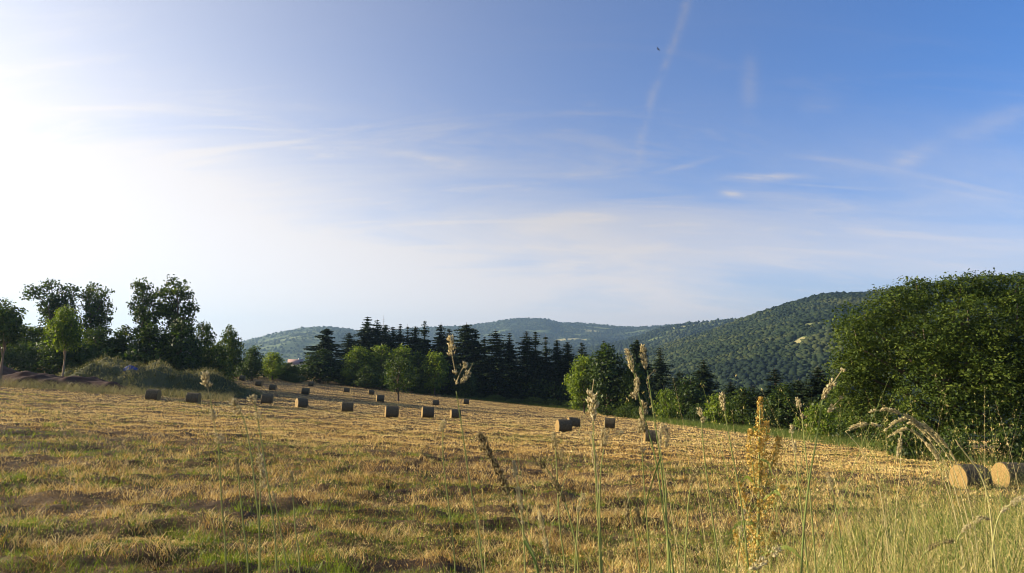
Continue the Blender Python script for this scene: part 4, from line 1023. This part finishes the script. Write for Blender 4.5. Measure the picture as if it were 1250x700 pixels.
def stalk(D, stem, heads, label, rad=4.0, tint=(.3, .9), st=.45, leaf=None, gap=.5, dens=1.0, thick=1.0, el=2.2, name='grass_stalk'):
    """stem and heads are photo pixel paths read at distance D (top first)"""
    rng = np.random.default_rng(int(abs(stem[0][0]*7+stem[0][1]*13)))
    S_ = [pt(a, b, D+.02*i) for i, (a, b) in enumerate(stem)]
    last = S_[-1]; prev = S_[-2]; dv = last-prev; dv = dv/np.linalg.norm(dv)
    dv = dv*.6+np.array([0, 0, -.6]); dv = dv/abs(dv[2])
    zg = gz(last[0], last[1]); h = last[2]-zg
    bx = last+dv*max(h*.5, .02); ex = bx+np.array([dv[0]*.3, dv[1]*.3, -1])*1.0; ex = np.array([ex[0], ex[1], 0]); ex[2] = gz(ex[0], ex[1])-.03
    path = curve(S_+[np.array([bx[0], bx[1], last[2]-h*.5]), np.array([bx[0]+(ex[0]-bx[0])*.3, bx[1], zg-.03])], 26)
    base = path[-1].copy()
    r = thing(name, label, 'grass', tuple(base), 0, 'single grass stalks in the foreground')
    m = MB(); px1 = D/F
    m.tube(path-base, np.linspace(.55, 1.25, len(path))*px1*thick, 6, np.clip(st+np.linspace(.1, -.25, len(path)).repeat(6).tolist()+[st, st], 0, 1) if False else st)
    obj('stem', m.data('stem', M_stem, True), r)
    for h_ in heads:
        hp = h_[0] if isinstance(h_[0], (list, tuple)) and isinstance(h_[0][0], (list, tuple)) else h_
        rr = h_[1] if hp is not h_ else rad
        Q_ = curve([pt(a, b, D) for a, b in hp], 10)-base
        m = MB()
        m.tube(Q_, .45*px1, 4, .6)
        spike(m, Q_, rr*1.15*px1, rng, dens, tint, gap, el)
        obj('seed_head', m.data('seed_head', M_seed), r)
    if leaf:
        for (l0, l1, l2, wpx) in leaf:
            Q_ = curve([pt(*l0, D), pt(*l1, D*.98), pt(*l2, D*.97)], 9)-base; m = MB(); wv = np.linspace(1, .05, 9)*wpx*px1
            sd = np.array([0.75, .2, .5]); sd /= np.linalg.norm(sd)
            V = np.stack([Q_-sd*wv[:, None]*.5, Q_+np.array([0, wpx*px1*.15, 0])*np.ones((9, 1)), Q_+sd*wv[:, None]*.5], 1).reshape(-1, 3)
            Qd = [(3*i+j, 3*i+j+1, 3*i+j+4, 3*i+j+3) for i in range(8) for j in range(2)]
            m.add(V, Qd, None, .25); obj('leaf', m.data('leaf', M_verge, True), r)
    return r

stalk(1.0, [(256, 480), (262, 520), (267, 545), (271, 620), (276, 700)], [[(250, 455), (253, 470), (257, 488)], ([(259, 500), (262, 520), (265, 532)], 3.6), ([(266, 532), (271, 541)], 4.6)], 'blurred pale stalk with clumped heads at the far left of the foreground', 5.2, (.45, .95), .35)
stalk(1.1, [(286, 492), (300, 520), (312, 600), (318, 700)], [([(281, 487), (286, 495)], 5), ([(288, 497), (292, 505)], 4.6)], 'short blurred stalk with two small round heads right of the far left one', 5, (.4, .9), .4, gap=0)
stalk(1.15, [(311, 489), (316, 520), (330, 610), (338, 700)], [([(307, 483), (311, 492)], 4.6), ([(313, 503), (317, 510)], 3.8)], 'short blurred stalk with two pale blobs before the upright looking bale', 4.6, (.45, .95), .4, gap=0)
stalk(1.7, [(316, 545), (318, 575), (317, 640), (316, 700)], [[(315, 543), (318, 562), (320, 580)], ([(324, 572), (320, 592), (317, 602)], 3.4)], 'pale knotty seed head on a straight stem in the left foreground', 4.0, (.5, 1), .45)
stalk(1.7, [(356, 578), (358, 610), (361, 650), (366, 700)], [([(355, 576), (357, 588)], 2.6)], 'thin stem with a tiny dark head right of the pale knotty one', 3, (.2, .6), .5, gap=0)
stalk(1.8, [(334, 602), (341, 640), (350, 690), (354, 710)], [([(333, 601), (335, 612)], 1.9)], 'thin bent stem with a bare tip between two left foreground stalks', 2, (.5, .9), .45, gap=0)
stalk(1.6, [(290, 560), (292, 590), (297, 640), (303, 700)], [([(289, 560), (291, 578)], 2.8)], 'small dark head on a faint stem left of the pale knotty one', 3, (.2, .6), .4, gap=0)
stalk(1.25, [(557, 478), (562, 510), (572, 580), (590, 700)], [([(550, 410), (551, 428), (553, 440), (556, 456)], 4.8), ([(569, 443), (562, 455), (557, 468)], 4.6), ([(577, 444), (570, 458), (563, 468)], 3.6)], 'tall twin seed head standing highest against the left conifers', 5, (.5, 1), .22, gap=.35)
stalk(1.6, [(541, 516), (541, 560), (548, 620), (556, 700)], [([(543, 513), (540, 520), (537, 526)], 3.6)], 'small pale curled head left of the tall twin seed head stem', 3.4, (.5, .95), .3, gap=0)
stalk(1.5, [(590, 540), (612, 580), (628, 625), (645, 665), (656, 700)], [[(585, 529), (591, 545), (599, 558)], ([(600, 560), (612, 585), (626, 618)], 5.4)], 'long dark slanting seed head leaning left at bottom centre', 6.4, (.0, .42), .35, gap=.15, dens=1.3, leaf=[((640, 660), (655, 690), (668, 740), 4)])
stalk(1.5, [(628, 566), (634, 600), (638, 640), (641, 700)], [([(627, 563), (630, 585), (635, 618), (638, 640)], 3.0)], 'pale slender upright seed head beside the long dark slanting one', 3, (.55, 1), .5, gap=.4)
stalk(1.9, [(676, 530), (679, 560), (683, 640), (690, 700)], [([(675, 528), (677, 540), (679, 551)], 3.4), ([(686, 548), (685, 560)], 2.6)], 'grey head with a tiny second head below the touching bales', 3.4, (.25, .75), .35, gap=.2)
stalk(1.9, [(662, 565), (676, 585), (690, 615), (702, 660), (706, 700)], [([(658, 560), (667, 576), (677, 590), (689, 612)], 4.0)], 'thin dark slanting head right of the pale slender upright one', 3, (.0, .45), .35, gap=.3, dens=1.3)
stalk(1.8, [(710, 600), (706, 625), (704, 660), (702, 700)], [([(713, 603), (708, 615), (705, 625)], 3.2)], 'small pale head low down between the dark slanting one and long upright one', 3, (.5, .9), .4, gap=.1)
stalk(1.7, [(660, 626), (666, 655), (672, 685), (676, 710)], [([(658, 624), (663, 650), (669, 678)], 3.4)], 'short pale seed head at the bottom right of the long dark slanting one', 3.4, (.5, .95), .45, gap=.2)
stalk(1.7, [(724, 512), (726, 560), (729, 620), (733, 700)], [([(725, 463), (723, 480), (724, 498), (725, 512)], 6.0)], 'fat pinkish seed head before the middle leafy clump', 6, (.55, 1), .3, gap=.3, dens=1.2)
stalk(1.9, [(723, 532), (727, 570), (731, 620), (735, 700)], [([(721, 528), (725, 555), (729, 580), (731, 602)], 3.2)], 'long upright seed head under the fat pinkish one', 3.2, (.45, .95), .35, gap=.55)
stalk(1.75, [(737, 548), (733, 580), (732, 640), (734, 700)], [([(738, 513), (738, 528), (736, 545)], 5.0), ([(760, 527), (751, 532), (743, 536)], 3.8)], 'branched head with a dark side arm right of the fat pinkish one', 4.6, (.3, .85), .3, gap=.35)
stalk(1.55, [(790, 452), (800, 520), (808, 580), (818, 700)], [([(784, 421), (786, 435), (788, 450)], 4.0), ([(800, 452), (794, 457), (791, 463)], 3.0)], 'right stalk of the crossing green pair before the broad triangular conifer', 4, (.45, .9), .15, gap=.2, leaf=[((806, 560), (790, 610), (775, 690), 4)])
stalk(1.55, [(768, 432), (774, 455), (784, 500), (800, 560), (812, 640), (822, 700)], [([(765, 426), (769, 440), (773, 455)], 3.8), ([(776, 455), (778, 470), (776, 488)], 3.4), ([(770, 482), (775, 484)], 3.6)], 'left stalk of the crossing green pair with several small side heads', 3.8, (.45, .9), .15, gap=.3)
stalk(1.6, [(784, 550), (786, 590), (790, 640), (794, 700)], [([(786, 490), (785, 510), (783, 530), (784, 552)], 5.2)], 'fat grey-brown seed head in front of the dark bale', 5, (.25, .8), .2, gap=.25, dens=1.2)
stalk(1.7, [(806, 548), (812, 590), (814, 640), (816, 700)], [([(810, 517), (805, 530), (806, 546)], 2.8), ([(810, 517), (815, 530), (813, 546)], 2.6)], 'loop-shaped drooping pale head right of the dark bale', 3, (.5, 1), .3, gap=.1)
stalk(1.9, [(856, 515), (860, 560), (868, 620), (878, 700)], [([(853, 498), (855, 508)], 3.2), ([(860, 509), (857, 516)], 3.0)], 'thin stalk with a small forked head left of the dock plant', 3, (.5, .95), .25, gap=0)
stalk(1.7, [(884, 498), (893, 550), (904, 610), (914, 700)], [([(881, 479), (882, 490), (884, 501)], 3.4)], 'slender slanting stalk with a short tight head left of the dock top', 3.4, (.45, .9), .2, gap=0)
stalk(1.9, [(852, 572), (842, 600), (838, 650), (836, 700)], [([(855, 569), (848, 580), (842, 593)], 3.4)], 'dark leaning head midway between the dark bale and the dock plant', 3.4, (.1, .5), .4, gap=.2)
stalk(1.6, [(766, 600), (772, 640), (778, 680), (781, 710)], [([(774, 598), (765, 615), (766, 634)], 4.2), ([(776, 620), (781, 640)], 3.4)], 'curled dark head low in the foreground under the fat grey-brown one', 4, (.1, .55), .3, gap=.2)
stalk(1.5, [(1004, 488), (996, 540), (986, 600), (978, 700)], [([(1029, 450), (1020, 463), (1010, 476), (1004, 487)], 4.6), ([(1028, 485), (1020, 493), (1011, 503)], 3.4)], 'tall green stalk with a slanting forked head before the big tree edge', 4.6, (.35, .9), .12, gap=.3, thick=1.3, leaf=[((980, 640), (940, 665), (895, 705), 4)])
stalk(1.9, [(979, 510), (984, 560), (990, 620), (996, 700)], [([(973, 486), (976, 498), (980, 511)], 3.2)], 'pale slim head left of the tall forked green stalk', 3.2, (.45, .95), .4, gap=.2)
stalk(1.9, [(970, 552), (974, 590), (980, 640), (986, 700)], [([(966, 519), (967, 535), (971, 553)], 2.8)], 'pale slim head just right of the dock plant top', 3, (.5, 1), .4, gap=.3)
stalk(1.9, [(1014, 590), (1020, 620), (1026, 660), (1030, 700)], [([(1009, 578), (1013, 590), (1018, 604)], 2.8)], 'faint pale head low right of the tall forked green stalk', 3, (.5, 1), .4, gap=.3)
stalk(1.9, [(905, 640), (903, 660), (900, 685), (899, 712)], [([(908, 622), (905, 640), (903, 655)], 2.8)], 'small pale head at the foot of the dock plant', 3, (.5, 1), .4, gap=.3)
stalk(1.4, [(930, 688), (915, 700), (905, 716), (900, 730)], [([(952, 668), (940, 678), (927, 688), (915, 695)], 5.0)], 'blurred pale slanting head at the bottom edge below the dock plant', 5, (.5, .95), .4, gap=.1)
# arching plumes
pl = dict(tint=(.45, .95), gap=.15, el=3.8, thick=.55)
stalk(3.0, [(1112, 513), (1136, 532), (1158, 560), (1172, 600), (1184, 650)], [([(1062, 503), (1080, 500), (1098, 504), (1116, 514), (1134, 527), (1147, 541)], 2.3)], 'longest arching straw plume, topmost of the bent plumes right of centre', 3.4, st=.9, **pl)
stalk(3.0, [(1118, 520), (1140, 545), (1158, 575), (1176, 640)], [([(1080, 526), (1092, 516), (1106, 512), (1122, 521), (1137, 538)], 2.1)], 'second arching straw plume below the topmost one', 3.0, st=.9, **pl)
stalk(3.1, [(1118, 530), (1138, 552), (1152, 585), (1168, 640)], [([(1084, 534), (1098, 526), (1110, 524), (1124, 534), (1138, 552)], 1.8)], 'third arching straw plume, lowest of the bent plumes', 2.6, st=.9, **pl)
stalk(3.1, [(1126, 514), (1148, 535), (1166, 562), (1180, 600), (1190, 650)], [([(1108, 517), (1124, 518), (1140, 528), (1156, 546), (1166, 562)], 2.0)], 'straight-backed straw plume on the right flank of the bent plumes', 2.8, st=.9, **pl)
stalk(2.6, [(1032, 527), (1048, 545), (1062, 568), (1072, 590), (1080, 640)], [([(1032, 527), (1046, 520), (1060, 518), (1076, 520)], 2.2)], 'kinked straw culm with a sideways panicle left of the arching plumes', 2.2, st=.9, **pl)
stalk(2.8, [(1100, 545), (1098, 580), (1094, 620), (1092, 660)], [([(1100, 528), (1098, 545), (1095, 560)], 2.0)], 'thin upright straw panicle in front of the arching plumes', 2.0, st=.8, **pl)
stalk(2.8, [(1150, 560), (1160, 600), (1170, 650), (1175, 690)], [([(1130, 540), (1140, 552), (1150, 566)], 2.2)], 'short straw panicle left of the left end-on bale', 2.2, st=.8, **pl)
stalk(2.6, [(1168, 540), (1180, 556), (1196, 578), (1206, 610), (1212, 660)], [([(1167, 538), (1172, 546)], .9)], 'broad pale bent blade crossing the left end-on bale', 1.6, st=.75, thick=1.1, gap=0)
stalk(2.2, [(1185, 640), (1170, 655), (1165, 680), (1164, 710)], [([(1208, 634), (1196, 633), (1184, 640), (1174, 650)], 3.4)], 'pale curved head low at the right in the verge tangle', 3.4, (.4, .9), .5, gap=.1)
stalk(2.2, [(1234, 615), (1222, 625), (1214, 650), (1210, 700)], [([(1256, 604), (1244, 610), (1232, 617), (1222, 626)], 3.0)], 'bright pale head entering from the right edge below the bales', 3.0, (.6, 1), .6, gap=.1)
stalk(2.3, [(1140, 668), (1128, 676), (1122, 690), (1120, 715)], [([(1164, 660), (1152, 662), (1140, 666), (1128, 674)], 3.0)], 'dark curved head at the bottom right among green blades', 3.0, (.05, .45), .3, gap=.1)
stalk(2.4, [(1076, 640), (1070, 660), (1066, 680), (1064, 710)], [([(1082, 590), (1080, 615), (1077, 640)], 2.0)], 'reddish thin panicle in the tangle below the arching plumes', 2.0, (.2, .6), .5, gap=.2)

# ------------------------------------------------------------------ dock plant with ochre fruit
def dock():
    rng = np.random.default_rng(91); D = 2.6; px1 = D/F
    b0 = pt(925, 712, D); zg = gz(b0[0], D); base = np.array([b0[0], D, zg])
    r = thing('dock_plant', 'ochre yellow dock plant with fruiting branches standing in the right foreground', 'plant', tuple(base))
    main = curve([pt(928, 486, D), pt(927, 540, D), pt(926, 600, D), pt(925, 660, D), b0, base+np.array([0, 0, -.02])], 20)-base
    m = MB(); m.tube(main, np.linspace(.8, 2.6, 20)*px1, 7, .42); obj('stem', m.data('stem', M_stem, True), r)
    brs = [[(928, 486), (927, 515), (926, 545), (927, 575), (926, 610)], [(911, 524), (913, 545), (917, 568), (922, 600)], [(938, 516), (936, 535), (932, 560), (928, 590)], [(950, 534), (946, 552), (940, 572), (932, 605)],
           [(962, 592), (952, 604), (940, 616), (929, 640)], [(905, 592), (907, 605), (912, 622), (923, 650)], [(903, 652), (906, 668), (912, 685), (922, 705)], [(920, 648), (921, 665), (922, 690)], [(926, 610), (926, 640), (925, 670)], [(944, 650), (938, 668), (930, 690)]]
    for bi, b in enumerate(brs):
        Q_ = curve([pt(a, c, D+rng.normal()*.012) for a, c in b], 16)-base
        if bi: Q_[:, 1] += np.linspace(rng.normal()*.035, 0, 16)
        m = MB(); m.tube(Q_, np.linspace(.4, 1.0, 16)*px1, 5, .4); sb = obj('branch', m.data('branch', M_stem, True), r)
        m = MB(); L = len(Q_)
        nw = int(np.linalg.norm(np.diff(Q_, axis=0), axis=1).sum()/(3.9*px1))
        for q in range(nw):                       # whorls of winged fruits
            s = q/max(1, nw-1)*(L-2); i = int(s); c = Q_[i]*(1-s+i)+Q_[i+1]*(s-i)
            rr = (2.5+4.0*min(1, q/nw*2.0+.15))*px1; kf = int(16+10*rng.random())
            if rng.random() < .12: continue
            o = rng.normal(size=(kf, 3)); o /= np.linalg.norm(o, axis=1, keepdims=True); o[:, 2] *= .6
            m.leaves(c+o*rr*(.6+.5*rng.random((kf, 1))), o+rng.normal(size=(kf, 3))*.5, 3.0*px1*(.7+.6*rng.random(kf)), rng, .8, np.clip(.2+.65*rng.random(kf), 0, 1))
        obj('fruit', m.data('fruit', M_dock), sb)
    for (a, b, c, wpx) in [((925, 640), (900, 640), (880, 668), 6), ((926, 615), (948, 600), (958, 626), 5), ((924, 600), (912, 582), (898, 600), 4), ((926, 560), (938, 566), (944, 588), 4), ((925, 680), (960, 668), (985, 690), 5)]:
        Q_ = curve([pt(*a, D), pt(*b, D*.98), pt(*c, D*.96)], 9)-base; wv = np.sin(np.linspace(.25, PI, 9))*wpx*px1; sd = np.array([.4, .5, .75])
        V = np.stack([Q_-sd*wv[:, None]*.5, Q_-np.array([0, 0, 1])*wv[:, None]*.12, Q_+sd*wv[:, None]*.5], 1).reshape(-1, 3); m = MB()
        m.add(V, [(3*i+j, 3*i+j+1, 3*i+j+4, 3*i+j+3) for i in range(8) for j in range(2)], None, .5); obj('leaf', m.data('leaf', M_verge, True), r)
dock()
